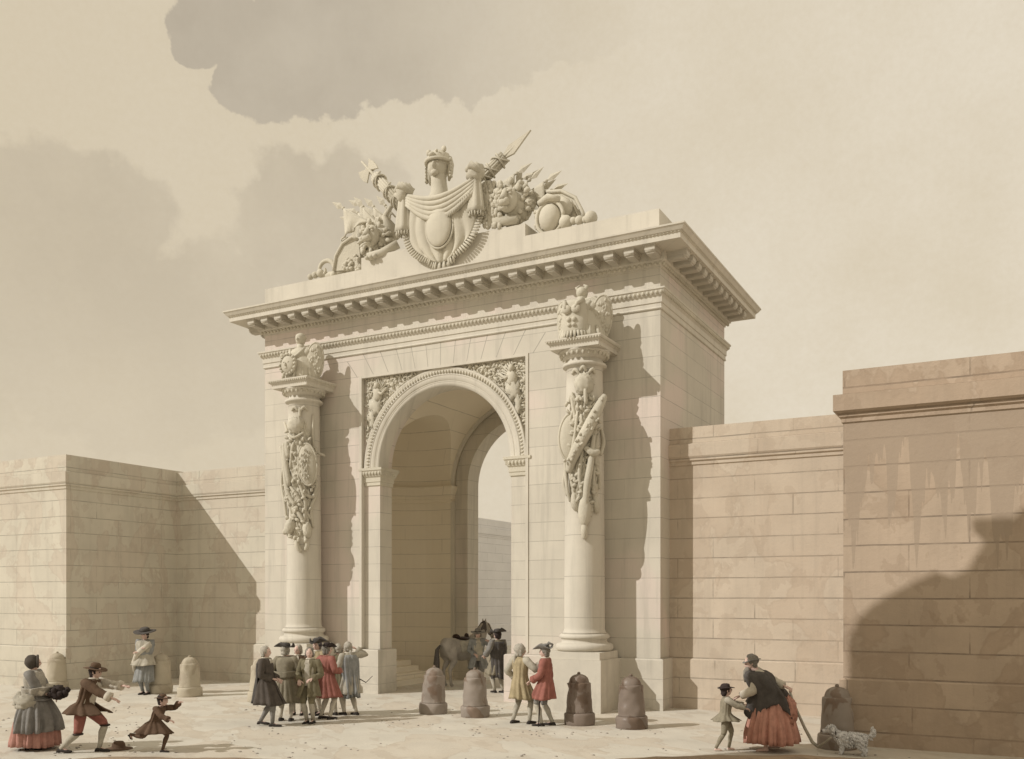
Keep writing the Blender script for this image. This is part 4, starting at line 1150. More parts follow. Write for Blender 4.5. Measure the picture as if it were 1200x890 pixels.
def person(label, pos, face, s=1.0, lean=0, turn=0, pelvis=(0, 0, 0), feet=None, hands=None, wear=(), nod=0, group=None, handdir=None, curl=.6, point=False, child=False, sway=0):
    """local frame: +X forward, +Y left; everything for a 1.70 m figure, scaled by s"""
    t = thing('person', label, 'person', (pos[0], pos[1], pos[2] if len(pos) > 2 else 0), R_(face), group)
    t.scale = (s, s, s)
    hs_ = 1.34 if child else 1.0
    hip = A(pelvis[0], pelvis[1], .93+pelvis[2])
    def sp(x, y, z):      # point of the leaning trunk given upright coordinates
        p = rotv(A(x, y, z-.93), 'X', R_(sway)); p = rotv(p, 'Y', R_(lean)); return hip+p
    neck, chest, waist = sp(0, 0, 1.44), sp(.01, 0, 1.26), sp(0, 0, 1.08)
    hd = neck+rotv(A(.02+nod*.05, 0, .135*hs_), 'Y', R_(lean*.6))
    shL, shR = sp(-.01, .185, 1.375), sp(-.01, -.185, 1.375)
    hipL, hipR = hip+A(0, .09, -.03), hip+A(0, -.09, -.03)
    feet = feet or [(.02, .10, .0), (-.02, -.10, .0)]
    ank = [A(f[0]-.03, f[1], f[2]+.08) for f in feet]
    kn = []
    for h, a, sd in ((hipL, ank[0], 1), (hipR, ank[1], -1)):
        k, a2 = ik(h, a, .44, .43, (1, .12*sd, 0)); kn.append(k)
    hands = hands or [(.10, .30, .80), (.10, -.30, .80)]
    H = [A(*h) for h in hands]; el = []; wr = []
    for sh, h, sd in ((shL, H[0], 1), (shR, H[1], -1)):
        e, w_ = ik(sh, h, .29, .25, (-.5, .55*sd, -.55)); el.append(e); wr.append(w_)
    b = MB()
    b.tube([hip+A(0, 0, -.08), hip, waist, chest, sp(0, 0, 1.36), sp(0, 0, 1.42)], [.11, .15, .125, .155, .13, .07], 16, flat=.78, ref=(1, 0, 0))
    b.tube([sp(0, 0, 1.38), neck, hd-A(0, 0, .05)], [.06, .055, .052], 10)
    for sh, e, w_ in ((shL, el[0], wr[0]), (shR, el[1], wr[1])):
        b.tube([chest+(sh-chest)*.55+A(0, 0, .05), sh, sh+(e-sh)*.5, e, e+(w_-e)*.35, w_], [.07, .062, .05, .041, .042, .027], 10)
    for h, k, a, f in ((hipL, kn[0], ank[0], feet[0]), (hipR, kn[1], ank[1], feet[1])):
        b.tube([h+A(0, 0, .06), h, h+(k-h)*.5, k, k+(a-k)*.3, a], [.09, .092, .075, .055, .056, .036], 10)
        fw = A(.17 if f[2] < .25 else .06, 0, -.07 if f[2] < .25 else -.16)
        b.tube([a+A(-.04, 0, -.05), a+A(.02, 0, -.04), a+fw*.6+A(0, 0, 0), a+fw], [.034, .038, .036, .024], 8, flat=.8)
    bm = remesh(b, .016, 4)
    hf = rotv(A(1, 0, 0), 'Y', R_(nod*20+lean*.35)); hf = rotv(hf, 'Z', R_(turn))
    head_into(bm, hd, hf, A(0, 0, 1.0), hs_)
    for i in (0, 1):
        d = wr[i]-el[i]
        if handdir and handdir[i] is not None: d = A(*handdir[i])
        hand(bm, wr[i], d, A(0, 0, 1) if abs(nrm(d)[2]) < .8 else A(0, 1 if i == 0 else -1, 0), curl, 1.08, point)
    body = link('body', bm, M['skin'], t, recalc=False)
    ctx = dict(t=t, hip=hip, sp=sp, neck=neck, chest=chest, waist=waist, hd=hd, hf=hf, sh=(shL, shR), el=el, wr=wr, kn=kn, ank=ank, feet=feet, hips=(hipL, hipR), hs=hs_, face=hf)
    # eyes
    up = A(0, 0, 1); l = nrm(np.cross(up, hf)); u2 = np.cross(hf, l)
    for q in (-1, 1):
        link('eye', MB().ell(hd+(hf*.086+l*q*.029+u2*.006)*hs_, .0085*hs_, 8, 6), M['black'], t)
    link('mouth', MB().ell(hd+(hf*.094-u2*.066)*hs_, (.006, .018, .004), 8, 6, rot=Matrix.Rotation(math.atan2(hf[1], hf[0]), 3, 'Z')), M['salmon'], t)
    for wfn in wear: wfn(ctx)
    return t

def legs(breech='drab', stock='white', shoe='black', boots=False):
    def f(c):
        for i in (0, 1):
            h, k, a, ft = c['hips'][i], c['kn'][i], c['ank'][i], c['feet'][i]
            if breech:
                link('breeches', MB().tube([h+A(0, 0, .03), h+A(0, 0, -.03), h+(k-h)*.5, k+(h-k)*.1, k+(a-k)*.06], [.09, .108, .098, .078, .066], 14), M[breech], c['t'])
            if stock:
                link('stocking', MB().tube([k+(h-k)*.04, k+(a-k)*.15, k+(a-k)*.35-A(.012, 0, 0), k+(a-k)*.7, a+A(0, 0, -.01)], [.062, .062, .066, .047, .041], 12), M[stock], c['t'])
            if shoe:
                tip = .19 if ft[2] < .25 else .05; dz = -.075 if ft[2] < .25 else -.17
                sm = MB().tube([a+A(-.055, 0, -.045), a+A(-.01, 0, -.035), a+A(tip*.55, 0, dz*.72), a+A(tip, 0, dz*.8), a+A(tip+.025, 0, dz*.85)], [.036, .047, .043, .033, .012], 12, flat=.72)
                if ft[2] < .25: sm.box(a[0]-.07, a[0]-.02, a[1]-.028, a[1]+.028, a[2]-.08, a[2]-.045)
                link('shoe', sm, M[shoe], c['t'])
    return f
def sleeves(mat, cuff=None, r=1.0, short=False, which=(0, 1)):
    def f(c):
        for i in which:
            s_, e, w_ = c['sh'][i], c['el'][i], c['wr'][i]
            n = 10; P_ = []; Rr = []
            for k in range(n+1):
                v = k/n
                p = s_+(e-s_)*min(1, v*2) if v < .5 else e+(w_-e)*(v-.5)*(1.0 if short else 1.9)
                P_.append(p); Rr.append((.083-.022*v)*r*(1+.07*math.sin(k*2.3+i)))
            o = link('sleeve', MB().tube([c['sp'](-.0, .10*(1 if i == 0 else -1), 1.38)]+P_, [.07]+Rr, 14), M[mat], c['t'])
            if cuff:
                a_, b_ = P_[-2], P_[-1]; d = nrm(b_-a_)
                link('cuff', MB().tube([b_-d*.10, b_-d*.09, b_, b_+d*.008], [.06*r, .075*r, .082*r, .06*r], 14), M[cuff], o)
    return f
def coat(mat, length=.52, flare=1.25, open_=0.0, folds=7, famp=.16, name='coat', collar=True, seed=0, wide=1.0, top=1.43):
    """coat or frock: length = height of the hem above ground for a standing figure"""
    def f(c):
        hip = c['hip']; C_ = []; AB = []; P0 = []; P1 = []; lean_ = min(1, abs(c['sp'](0, 0, 1.43)[0]-hip[0])/.12)
        mid = (c['kn'][0]+c['kn'][1])/2; sprd = abs(c['kn'][0][0]-c['kn'][1][0])*.5; sprdy = abs(c['kn'][0][1]-c['kn'][1][1])*.5
        for z, a, b in ((top, .075, .10), (1.405, .105, .185), (1.37, .12, .205), (1.30, .142, .205), (1.2, .146, .185), (1.08, .132, .168), (1.0, .145, .178)):
            if z > top: continue
            C_.append(c['sp'](0, 0, z)); AB.append((a*wide, b*wide))
        for k in range(1, 9):
            v = k/8; z = .96-(.96-length)*v
            p = c['sp'](0, 0, .98)*(1-v)+(A(mid[0], mid[1], 0)*.6+A(hip[0], hip[1], 0)*.4)*v
            C_.append(A(p[0]-.01, p[1], hip[2]-.93+z))
            AB.append(((.165+lean_*.05+.085*v*flare+sprd*v*.8)*wide, (.188+.08*v*flare+max(0, sprdy-.09)*v)*wide))
        n = len(C_)
        for i in range(n):
            g = open_*max(0, (i-1)/(n-1)); P0.append(-PI+PI+g if False else g); P1.append(2*PI-g)
        rows = ring_surf(C_, AB, 84, P0, P1, folds, famp, seed, hemw=.012)
        # lean the upper rings
        o = link(name, cloth_mb(rows, .016), M[mat], c['t'], recalc=False)
        if collar:
            k = MB(); s0 = c['sp'](0, 0, 1.42)
            k.tube([s0+A(.075*math.cos(a), .085*math.sin(a), .01) for a in np.linspace(.4, 2*PI-.4, 20)], .022, 8); link('collar', k, M[mat], o)
    return f
def waistcoat(mat, length=.80):
    def f(c):
        C_ = [c['sp'](.012, 0, z) for z in (1.41, 1.34, 1.22, 1.08, .98, length)]
        AB = [(.085, .12), (.128, .16), (.143, .165), (.132, .155), (.142, .165), (.16, .185)]
        o = link('waistcoat', cloth_mb(ring_surf(C_, AB, 32, folds=5, famp=.04), .012), M[mat], c['t'], recalc=False)
        b = MB()
        for k in range(6): b.ell(c['sp'](.155, 0, 1.32-.075*k), .011, 8, 6)
        link('button', b, M['leather'], o) if False else None
    return f
def cravat(mat='white'):
    def f(c):
        m = MB(); s0 = c['sp'](.0, 0, 1.45)
        m.tube([s0+A(.065*math.cos(a), .065*math.sin(a), 0) for a in np.linspace(0, 2*PI, 18)], .024, 8)
        p = c['sp'](.105, 0, 1.40)
        for k in range(4): m.tube([p+A(0, .02*(k-1.5), .03), p+A(.03, .028*(k-1.5), -.04), p+A(.02, .03*(k-1.5), -.10)], [.014, .018, .01], 6)
        link('cravat', m, M[mat], c['t'])
    return f
def wig(mat='wig', curls=True, queue=False, big=1.0):
    def f(c):
        m = MB(); h = c['hd']; fx = c['face']; l = nrm(np.cross(A(0, 0, 1), fx)); S_ = c['hs']*big
        m.ell(h-fx*.026*S_+A(0, 0, .030*S_), (.108*S_, .094*S_, .108*S_), 18, 12, rot=Matrix.Rotation(math.atan2(fx[1], fx[0]), 3, 'Z'), amp=.22, freq=5)
        m.ell(h-fx*.055*S_-A(0, 0, .045*S_), (.06*S_, .078*S_, .07*S_), 14, 10, rot=Matrix.Rotation(math.atan2(fx[1], fx[0]), 3, 'Z'), amp=.3, freq=6)
        if curls:
            for q in (-1, 1):
                for k in range(3): p = h+l*q*.082*S_-fx*.03*S_-A(0, 0, (.005+.032*k)*S_); m.tube([p-fx*.03, p+fx*.022], .023*S_, 8)
        if queue:
            p = h-fx*.10*S_-A(0, 0, .07); m.tube([p, p-fx*.03-A(0, 0, .05), p-fx*.03-A(0, 0, .18), p-A(0, 0, .26)], [.03, .035, .028, .01], 8)
        link('hair', m, M[mat], c['t'])
    return f
def hat(kind='tricorn', mat='dark', tilt=0, big=1.0):
    def f(c):
        m = MB(); h = c['hd']; S_ = c['hs']*big; a0 = math.atan2(c['face'][1], c['face'][0])
        n = 48; rows = []
        for i in range(6):
            r = (.088+.022*i*(1.05 if kind == 'tricorn' else 1.15))*S_; row = []
            for j in range(n+1):
                ph = 2*PI*j/n
                if kind == 'tricorn':
                    up_ = max(0, .5-.5*math.cos(3*ph))**.8; z = .105*up_*(i/5)**1.1; rr = r*(1-.30*up_*(i/5))*(1.22 if False else 1)+.04*(1-up_)*(i/5)
                else: z = -.012*math.cos(2*ph)*(i/5)-.010*(i/5); rr = r
                row.append((rr*math.cos(ph), rr*math.sin(ph), z))
            rows.append(row)
        m = sheet(MB(), rows, .010)
        m.lathe([(.092*S_, -.01), (.094*S_, .04), (.088*S_, .075), (.06*S_, .098), (0.001, .104)], 24, cap=False)
        Mx = Matrix.Translation(Vector(h+A(0, 0, .072*S_)-c['face']*.012)) @ Matrix.Rotation(a0, 4, 'Z') @ Matrix.Rotation(R_(8+tilt), 4, 'Y')
        m.v = [tuple(Mx @ Vector(p)) for p in m.v]
        o = link('hat', m, M[mat], c['t'])
        if kind == 'wide':
            b = MB(); b.lathe([(.096*S_, .0), (.097*S_, .022)], 24, cap=False); b.v = [tuple(Mx @ Vector(p)) for p in b.v]; link('hat_band', b, M['black'], o)
    return f
def cloak(mat, length=.45, a0=PI*.55, a1=PI*1.45, wide=1.12, seed=0, folds=6, name='cloak', top=1.42, hemw=.03):
    def f(c):
        C_ = []; AB = []
        for z, a, b in ((1.43, .09, .12), (1.40, .13, .21), (1.33, .165, .245), (1.2, .18, .255), (1.05, .185, .25)):
            if z <= top: C_.append(c['sp'](0, 0, z)); AB.append((a*wide, b*wide))
        for k in range(1, 8):
            v = k/7; z = 1.0-(1.0-length)*v; p = c['sp'](0, 0, 1.0)
            C_.append(A(p[0]*(1-v)+c['hip'][0]*v, p[1]*(1-v)+c['hip'][1]*v, c['hip'][2]-.93+z)); AB.append(((.20+.09*v)*wide, (.235-.03*v)*wide))
        link(name, cloth_mb(ring_surf(C_, AB, 72, a0, a1, folds, .28, seed, hemw=hemw), .02), M[mat], c['t'], recalc=False)
    return f
def skirt(mat, hem=.06, rad=.42, name='skirt', ph=(0, 2*PI), folds=9, top=1.02, famp=.14, k=1.0, seed=0):
    def f(c):
        C_ = []; AB = []
        for i in range(12):
            v = i/11; z = top-(top-hem)*v; p = c['sp'](0, 0, top) if top > .95 else c['hip']
            base = c['hip'] if v > 0 else p
            C_.append(A(base[0]*(1-v)*.6+p[0]*(1-v)*.4+(c['feet'][0][0]+c['feet'][1][0])/2*v, base[1], z+(c['hip'][2]-.93)*(1-v)))
            AB.append(((.13+(rad-.13)*math.sin(v*PI/2)**.8)*k, (.16+(rad*.95-.16)*math.sin(v*PI/2)**.8)*k))
        link(name, cloth_mb(ring_surf(C_, AB, 110, ph[0], ph[1], folds, famp, seed, hemw=.012), .014), M[mat], c['t'], recalc=False)
    return f
def beard(mat='greyhair'):
    def f(c):
        m = MB(); h = c['hd']; fx = c['face']
        m.ell(h+fx*.06-A(0, 0, .10), (.055, .065, .06), 12, 9, amp=.4, freq=5)
        m.tube([h+fx*.07-A(0, 0, .11), h+fx*.09-A(0, 0, .20), h+fx*.10-A(0, 0, .29)], [.055, .042, .012], 8)
        link('beard', m, M[mat], c['t'])
    return f
def extra(fn):
    return fn
def V2(px_, py_):
    return ground_at(px_, py_)

# group before the left column
GA = 'people talking in front of the left column'
person('person in long dark coat and white wig, leftmost of the talking group', V2(312, 851), 20, 1.0, lean=-2, feet=[(-.14, .09, .02), (.20, -.08, 0)], hands=[(.16, .20, 1.0), (.17, -.10, 1.02)],
       wear=[legs('dark', 'grey'), waistcoat('dark'), coat('dark', .46, 1.2, .15, seed=1), sleeves('dark', 'dark'), cravat(), wig('wig'), cloak('slate', .50, PI*.62, PI*1.30, 1.0, 2)], group=GA)
person('person seen from behind in drab greatcoat with shoulder cape and dark hat', V2(335, 845), 115, .99, feet=[(.02, .12, 0), (-.02, -.12, 0)], hands=[(.2, .22, 1.08), (.2, -.22, 1.0)], turn=-25,
       wear=[legs('drab', 'white'), coat('drab', .40, 1.25, 0, 9, .2, seed=3), sleeves('drab', 'drab', 1.1), cloak('drab', .0, 0, 2*PI, 1.0, 4, 8, 'shoulder_cape') if False else coat('drab', 1.12, .6, 0, 6, .06, 'shoulder_cape', True, 2, 1.16), wig('wig'), hat('tricorn', 'slate', -4, 1.1)], group=GA)
person('person facing us in an olive coat and breeches with hair curled at the sides', V2(363, 848), -75, .97, turn=25, feet=[(.02, .08, 0), (.02, -.07, 0)], hands=[(.18, .14, 1.02), (.16, -.18, .98)],
       wear=[legs('olive', 'pale'), waistcoat('pale', .86), coat('olive', .62, 1.0, .34, 6, .15, seed=5), sleeves('olive', 'olive'), cravat(), wig('greyhair')], group=GA)
person('person in brown coat, bare headed, half hidden between the greatcoat and olive coat', V2(349, 838), -60, .96, turn=-20, hands=[(.2, .12, 1.15), (.15, -.2, 1.0)],
       wear=[legs('brown', 'pale'), coat('brown', .55, 1.0, .2, seed=16), sleeves('brown', 'white'), cravat(), wig('wig')], group=GA)
person('person in a dark tricorn and tan coat mostly hidden behind the red coat', V2(372, 838), -100, 1.03, turn=20, wear=[legs('brown', 'white'), coat('yellow', .5, 1.0, .2, seed=6), sleeves('yellow', 'yellow'), cravat(), wig('greyhair'), hat('tricorn', 'slate')], group=GA)
person('person in red frock coat with a sword, back turned, among the talking group', V2(383, 843), 78, .99, turn=-20, feet=[(-.02, .15, 0), (.02, -.12, 0)], hands=[(.0, .25, 1.02), (.2, -.2, 1.1)],
       wear=[legs('drab', 'white'), coat('red', .50, 1.1, .1, 8, .18, seed=7), sleeves('red', 'red'), wig('greyhair', queue=False), hat('tricorn', 'darkhair', -6, .95),
             extra(lambda c: link('sword', MB().tube([c['hip']+A(-.05, .15, .06), c['hip']+A(-.28, .30, -.28), c['hip']+A(-.44, .40, -.55)], [.016, .012, .005], 8), M['leather'], c['t']))], group=GA)
person('person in greenish coat with bowed head, right behind the red coat of the talking group', V2(398, 838), 150, .97, lean=6, nod=.5, hands=[(.2, .1, 1.15), (.2, -.1, 1.1)], wear=[legs('pale', 'white'), coat('olive', .48, 1.0, .1, seed=8), sleeves('drab', 'drab'), wig('wig')], group=GA)
person('person in white coat and pale grey cloak raising an arm, rightmost of the talking group', V2(409, 838), 165, 1.0, lean=4, turn=0, feet=[(.08, .10, 0), (-.12, -.10, 0)], hands=[(.22, .15, 1.1), (.12, -.30, 1.52)],
       wear=[legs('pale', 'white'), coat('pale', .50, 1.1, .15, seed=9), sleeves('pale', 'pale'), cravat(), wig('wig', queue=True), cloak('bluegrey', .42, PI*.55, PI*1.45, .98, 5, 9),
             extra(lambda c: link('sword', MB().tube([c['hip']+A(.1, -.15, .0), c['hip']+A(-.25, -.30, -.18), c['hip']+A(-.42, -.36, -.02)], [.014, .011, .006], 8), M['leather'], c['t']))], group=GA)
# two in front of the arch
GB = 'pair talking in front of the gate'
person('person seen from behind in a yellow waistcoat with grey wig, raising one hand', V2(610, 848), 75, 1.0, turn=-30, feet=[(-.06, .14, 0), (.10, -.20, 0)], hands=[(.10, .26, .98), (.26, -.32, 1.28)], curl=.25,
       wear=[legs('drab', 'pale'), coat('yellow', .54, 1.05, .1, 8, .16, seed=11), sleeves('pale', 'pale', 1.05), wig('wig', big=1.18, queue=True)], group=GB)
person('person in red coat and feathered grey hat, leaning on a cane', V2(639, 851), 195, 1.0, feet=[(.10, .06, 0), (-.10, -.14, 0)], hands=[(.26, .12, .98), (-.05, -.30, .80)], turn=10,
       wear=[legs('grey', 'pale'), waistcoat('grey', .8), coat('red', .58, 1.0, .95, 7, .15, seed=12), sleeves('red', 'red', 1.08), cravat(), wig('greyhair'), hat('tricorn', 'grey', -4, 1.1),
             extra(lambda c: link('feather', MB().tube([c['hd']+A(-.05, .1, .14), c['hd']+A(-.12, .12, .2), c['hd']+A(-.22, .12, .17)], [.02, .035, .01], 8), M['grey'], c['t']))], group=GB)
cx, cy = V2(632, 852)
tag(link('cane', MB().tube([(cx-.02, cy, 0), (cx+.0, cy+.02, .5), (cx+.02, cy+.03, .98)], [.012, .014, .016], 8).ell((cx+.02, cy+.03, 1.0), .025, 10, 8), M['leather']), 'thin walking cane held upright by the person in the red coat', 'cane', kind='thing')
# standing man with wide hat on the left
person('person wrapped in pale cloak with dark wide round hat, beside the pale bollards', V2(170, 814), -72, 1.07, feet=[(.02, .08, 0), (.0, -.08, 0)], hands=[(.19, -.04, 1.12), (.18, .02, 1.2)], turn=4,
       wear=[legs('bluegrey', 'bluegrey'), coat('bluegrey', .34, .6, .0, 9, .16, 'gown', seed=14), sleeves('bluegrey', None, 1.2), coat('pale', .78, .8, .0, 6, .14, 'cloak', True, 4, 1.22), 
             extra(lambda c: link('cloak_fold', MB().tube([c['sp'](.1, .22, 1.36), c['sp'](.2, .05, 1.2), c['sp'](.2, -.12, 1.05), c['sp'](.15, -.22, .85), c['sp'](.12, -.24, .6)], [.06, .075, .07, .07, .03], 10), M['white'], c['t'])), wig('darkhair', False), hat('wide', 'slate', 4, 1.35)])
# woman bottom left
person('person in dark bonnet, shawl and gathered grey apron over pink skirt, at left edge', V2(42, 878), 35, .99, lean=-4, turn=20, feet=[(.06, .09, 0), (-.04, -.09, 0)], hands=[(.30, .10, 1.02), (.28, -.08, .98)],
       wear=[legs(None, None, 'black'), skirt('pink', .07, .40, seed=1, folds=17), skirt('grey', .34, .44, 'apron', (-PI*.75, PI*.75), 12, 1.03, .20, 1.0, 3), coat('grey', .92, .9, 0, 5, .10, 'bodice', False, 2, 1.02), sleeves('grey', 'white', 1.15, True),
             coat('wig', 1.14, .7, 0, 6, .12, 'shawl', True, 4, 1.18), wig('darkhair', False, big=.96),
             extra(lambda c: link('bonnet', MB().ell(c['hd']-c['face']*.045+A(0, 0, .02), (.125, .115, .13), 18, 12, amp=.1).tube([c['hd']+c['face']*.05+rotv(A(0, .115*math.sin(a), .13*math.cos(a)), 'Z', math.atan2(c['face'][1], c['face'][0])) for a in np.linspace(-2.2, 2.2, 20)], .022, 8), M['dark'], c['t'])),
             extra(lambda c: link('apron_bunch', MB().ell(c['hip']+A(-.24, .0, -.06), (.15, .20, .16), 24, 16, amp=.45, freq=2.6).ell(c['hip']+A(-.08, -.24, -.06), (.18, .10, .15), 24, 16, amp=.45, freq=2.6, seed=2), M['pale'], c['t']))])
bx, by = V2(63, 880)
mf = MB().ell((bx-.02, by+.1, 1.03), (.17, .13, .13), 18, 12, amp=.4, freq=5)
for k in range(9): mf.ell((bx+.17*math.cos(k*.7), by+.1+.12*math.sin(k*.7), 1.03+.05*math.sin(k*2)), .05, 8, 6, amp=.4, seed=k)
tag(link('muff', mf, M['darkhair']), 'dark fluffy muff with pale ruffles held in front by the person in the bonnet', 'muff', kind='thing')
# pointing man
person('person in red breeches, brown coat and hat striding and pointing both arms right', V2(100, 882), 22, .99, lean=20, pelvis=(-.02, 0, -.10), turn=-4, feet=[(.22, .12, 0), (-.36, -.12, .01)], hands=[(.92, .02, 1.16), (.80, -.20, .90)], curl=.35, point=True,
       wear=[legs('red', 'pale'), waistcoat('white', .86), coat('brown', .80, 1.2, .7, 8, .2, seed=21), sleeves('white', 'white', 1.12, which=(0,)), sleeves('brown', 'white', 1.1, which=(1,)), cravat(), wig('darkhair', False, big=1.0), hat('wide', 'brown', 2, .95),
             extra(lambda c: [link('garter', MB().tube([c['kn'][i]+A(.075*math.cos(a), .075*math.sin(a), -.02) for a in np.linspace(0, 2*PI, 16)], .018, 6), M['leather'], c['t']) for i in (0, 1)])])
# running child
person('person, a small running child in brown with both arms stretched to the right', V2(181, 882), 15, .64, lean=24, pelvis=(0, 0, -.12), feet=[(.22, .09, 0), (-.66, -.10, .42)], hands=[(.62, .20, 1.35), (.62, -.25, .95)], curl=.3, child=True,
       wear=[legs('brown', 'brown'), coat('brown', .66, 1.2, .15, 7, .2, seed=23), sleeves('brown', 'brown', 1.1), wig('darkhair', False, big=.98), hat('wide', 'brown', -6, .8)])
hx, hy = V2(139, 878)
hm_ = MB().lathe([(.001, .15), (.08, .14), (.11, .10), (.12, .03), (.13, .02), (.24, .012), (.245, .0), (.12, .0)], 28, (hx, hy, 0), cap=False)
tag(link('fallen_hat', hm_, M['brown']), 'brown round hat lying on the ground between the pointing adult and the running child', 'hat', kind='thing')
# old figure with shawl and child
person('bearded person in a torn dark shawl and salmon skirt, bending towards a child', V2(903, 880), 200, 1.07, lean=31, nod=.4, pelvis=(-.02, 0, -.02), turn=4, feet=[(.12, .16, 0), (-.12, -.22, 0)], hands=[(.50, .10, .92), (-.44, .26, .98)], curl=.6,
       wear=[legs(None, None, None), skirt('salmon', .14, .42, seed=5, famp=.2, folds=17), sleeves('white', None, 1.1), cloak('slate', .66, -PI, PI, 1.42, 3, 5, 'shawl', 1.44, .16), wig('greyhair', False), beard(), hat('wide', 'grey', 6, .72),
             extra(lambda c: link('skirt_bunch', MB().ell(c['hip']+A(-.26, .14, -.22), (.13, .13, .22), 24, 16, amp=.6, freq=4), M['salmon'], c['t']))])
person('person, a small child in pale clothes and round cap reaching up to the bearded one', V2(850, 880), 25, .67, lean=4, nod=-.6, turn=8, feet=[(.14, .10, 0), (-.24, -.10, .01)], hands=[(.52, .12, 1.22), (.50, -.12, 1.15)], child=True,
       wear=[legs('drab', 'drab', None), coat('drab', .80, 1.1, .1, seed=31), sleeves('pale', None, 1.1), wig('darkhair', False, big=1.0), hat('wide', 'darkhair', -10, .8)])
fx_, fy_ = V2(850, 876)
mbp = MB()
for k in range(5): mbp.ell((fx_-.0+.12*math.cos(k*1.3), fy_+.1*math.sin(k*1.3), 1.06+.02*k), (.09, .08, .07), 10, 8, amp=.5, seed=k)
# leash, stick and dog
lx, ly = V2(934, 878); dx, dy = V2(970, 885)
P_ = [A(lx-.13, ly, 1.05), A(lx-.06, ly, .82), A(lx+.13, ly, .40), A(lx+.26, ly+.04, .14), A(lx+.36, ly+.08, .05), A(dx+.05, dy+.02, .30)]
tag(link('leash', MB().tube(P_, [.02, .024, .028, .032, .028, .014], 8), M['pale']), 'long pale cloth leash hanging from the bearded figure\'s hand to the dog', 'leash', kind='thing')

def dog(loc, rz):
    t = thing('dog', 'small fluffy white and grey dog beside the bollard at the right wall', 'dog', (*loc, 0), rz)
    b = MB()
    b.tube([(-.26, 0, .27), (-.14, 0, .28), (.04, 0, .27), (.18, 0, .30)], [.09, .105, .12, .10], 12)
    b.tube([(.16, 0, .30), (.26, 0, .38), (.30, 0, .42)], [.085, .07, .07], 10)
    b.ell((.31, 0, .43), (.085, .075, .078), 12, 10); b.tube([(.35, 0, .42), (.42, 0, .395), (.45, 0, .39)], [.045, .035, .025], 8)
    for s in (-1, 1):
        b.tube([(.14, s*.06, .26), (.13, s*.06, .14), (.15, s*.06, .03), (.18, s*.06, .015)], [.05, .032, .026, .024], 8)
        b.tube([(-.20, s*.06, .27), (-.16, s*.07, .17), (-.25, s*.07, .10), (-.22, s*.07, .025), (-.18, s*.07, .015)], [.075, .05, .03, .026, .022], 8)
        b.tube([(.28, s*.06, .48), (.27, s*.10, .44), (.29, s*.11, .37)], [.03, .035, .02], 8, flat=.6)
    b.tube([(-.30, 0, .30), (-.38, 0, .40), (-.36, 0, .50)], [.035, .045, .02], 8)
    bm = remesh(b, .012, 2)
    rnd = random.Random(5); base = list(bm.v); 
    for k in range(700):
        p = A(*rnd.choice(base)); d = nrm(p-A(p[0]*.8, 0, .27))
        if p[2] < .05: continue
        bm.tube([p-d*.01, p+d*.018+A(-.008, 0, -.008), p+d*.022+A(-.016, 0, -.026)], [.020, .017, .006], 5)
    link('body', bm, M['fur'], t, recalc=False)
    for s in (-1, 1): link('eye', MB().ell((.372, s*.035, .452), .010, 8, 6), M['black'], t)
    link('nose', MB().ell((.468, 0, .393), .015, 8, 6), M['black'], t)
    link('collar', MB().tube([(.22+.02*math.cos(a), .082*math.sin(a), .34+.08*math.cos(a)) for a in np.linspace(0, 2*PI, 18)], .012, 6), M['leather'], t)
dog(V2(996, 885), R_(186))

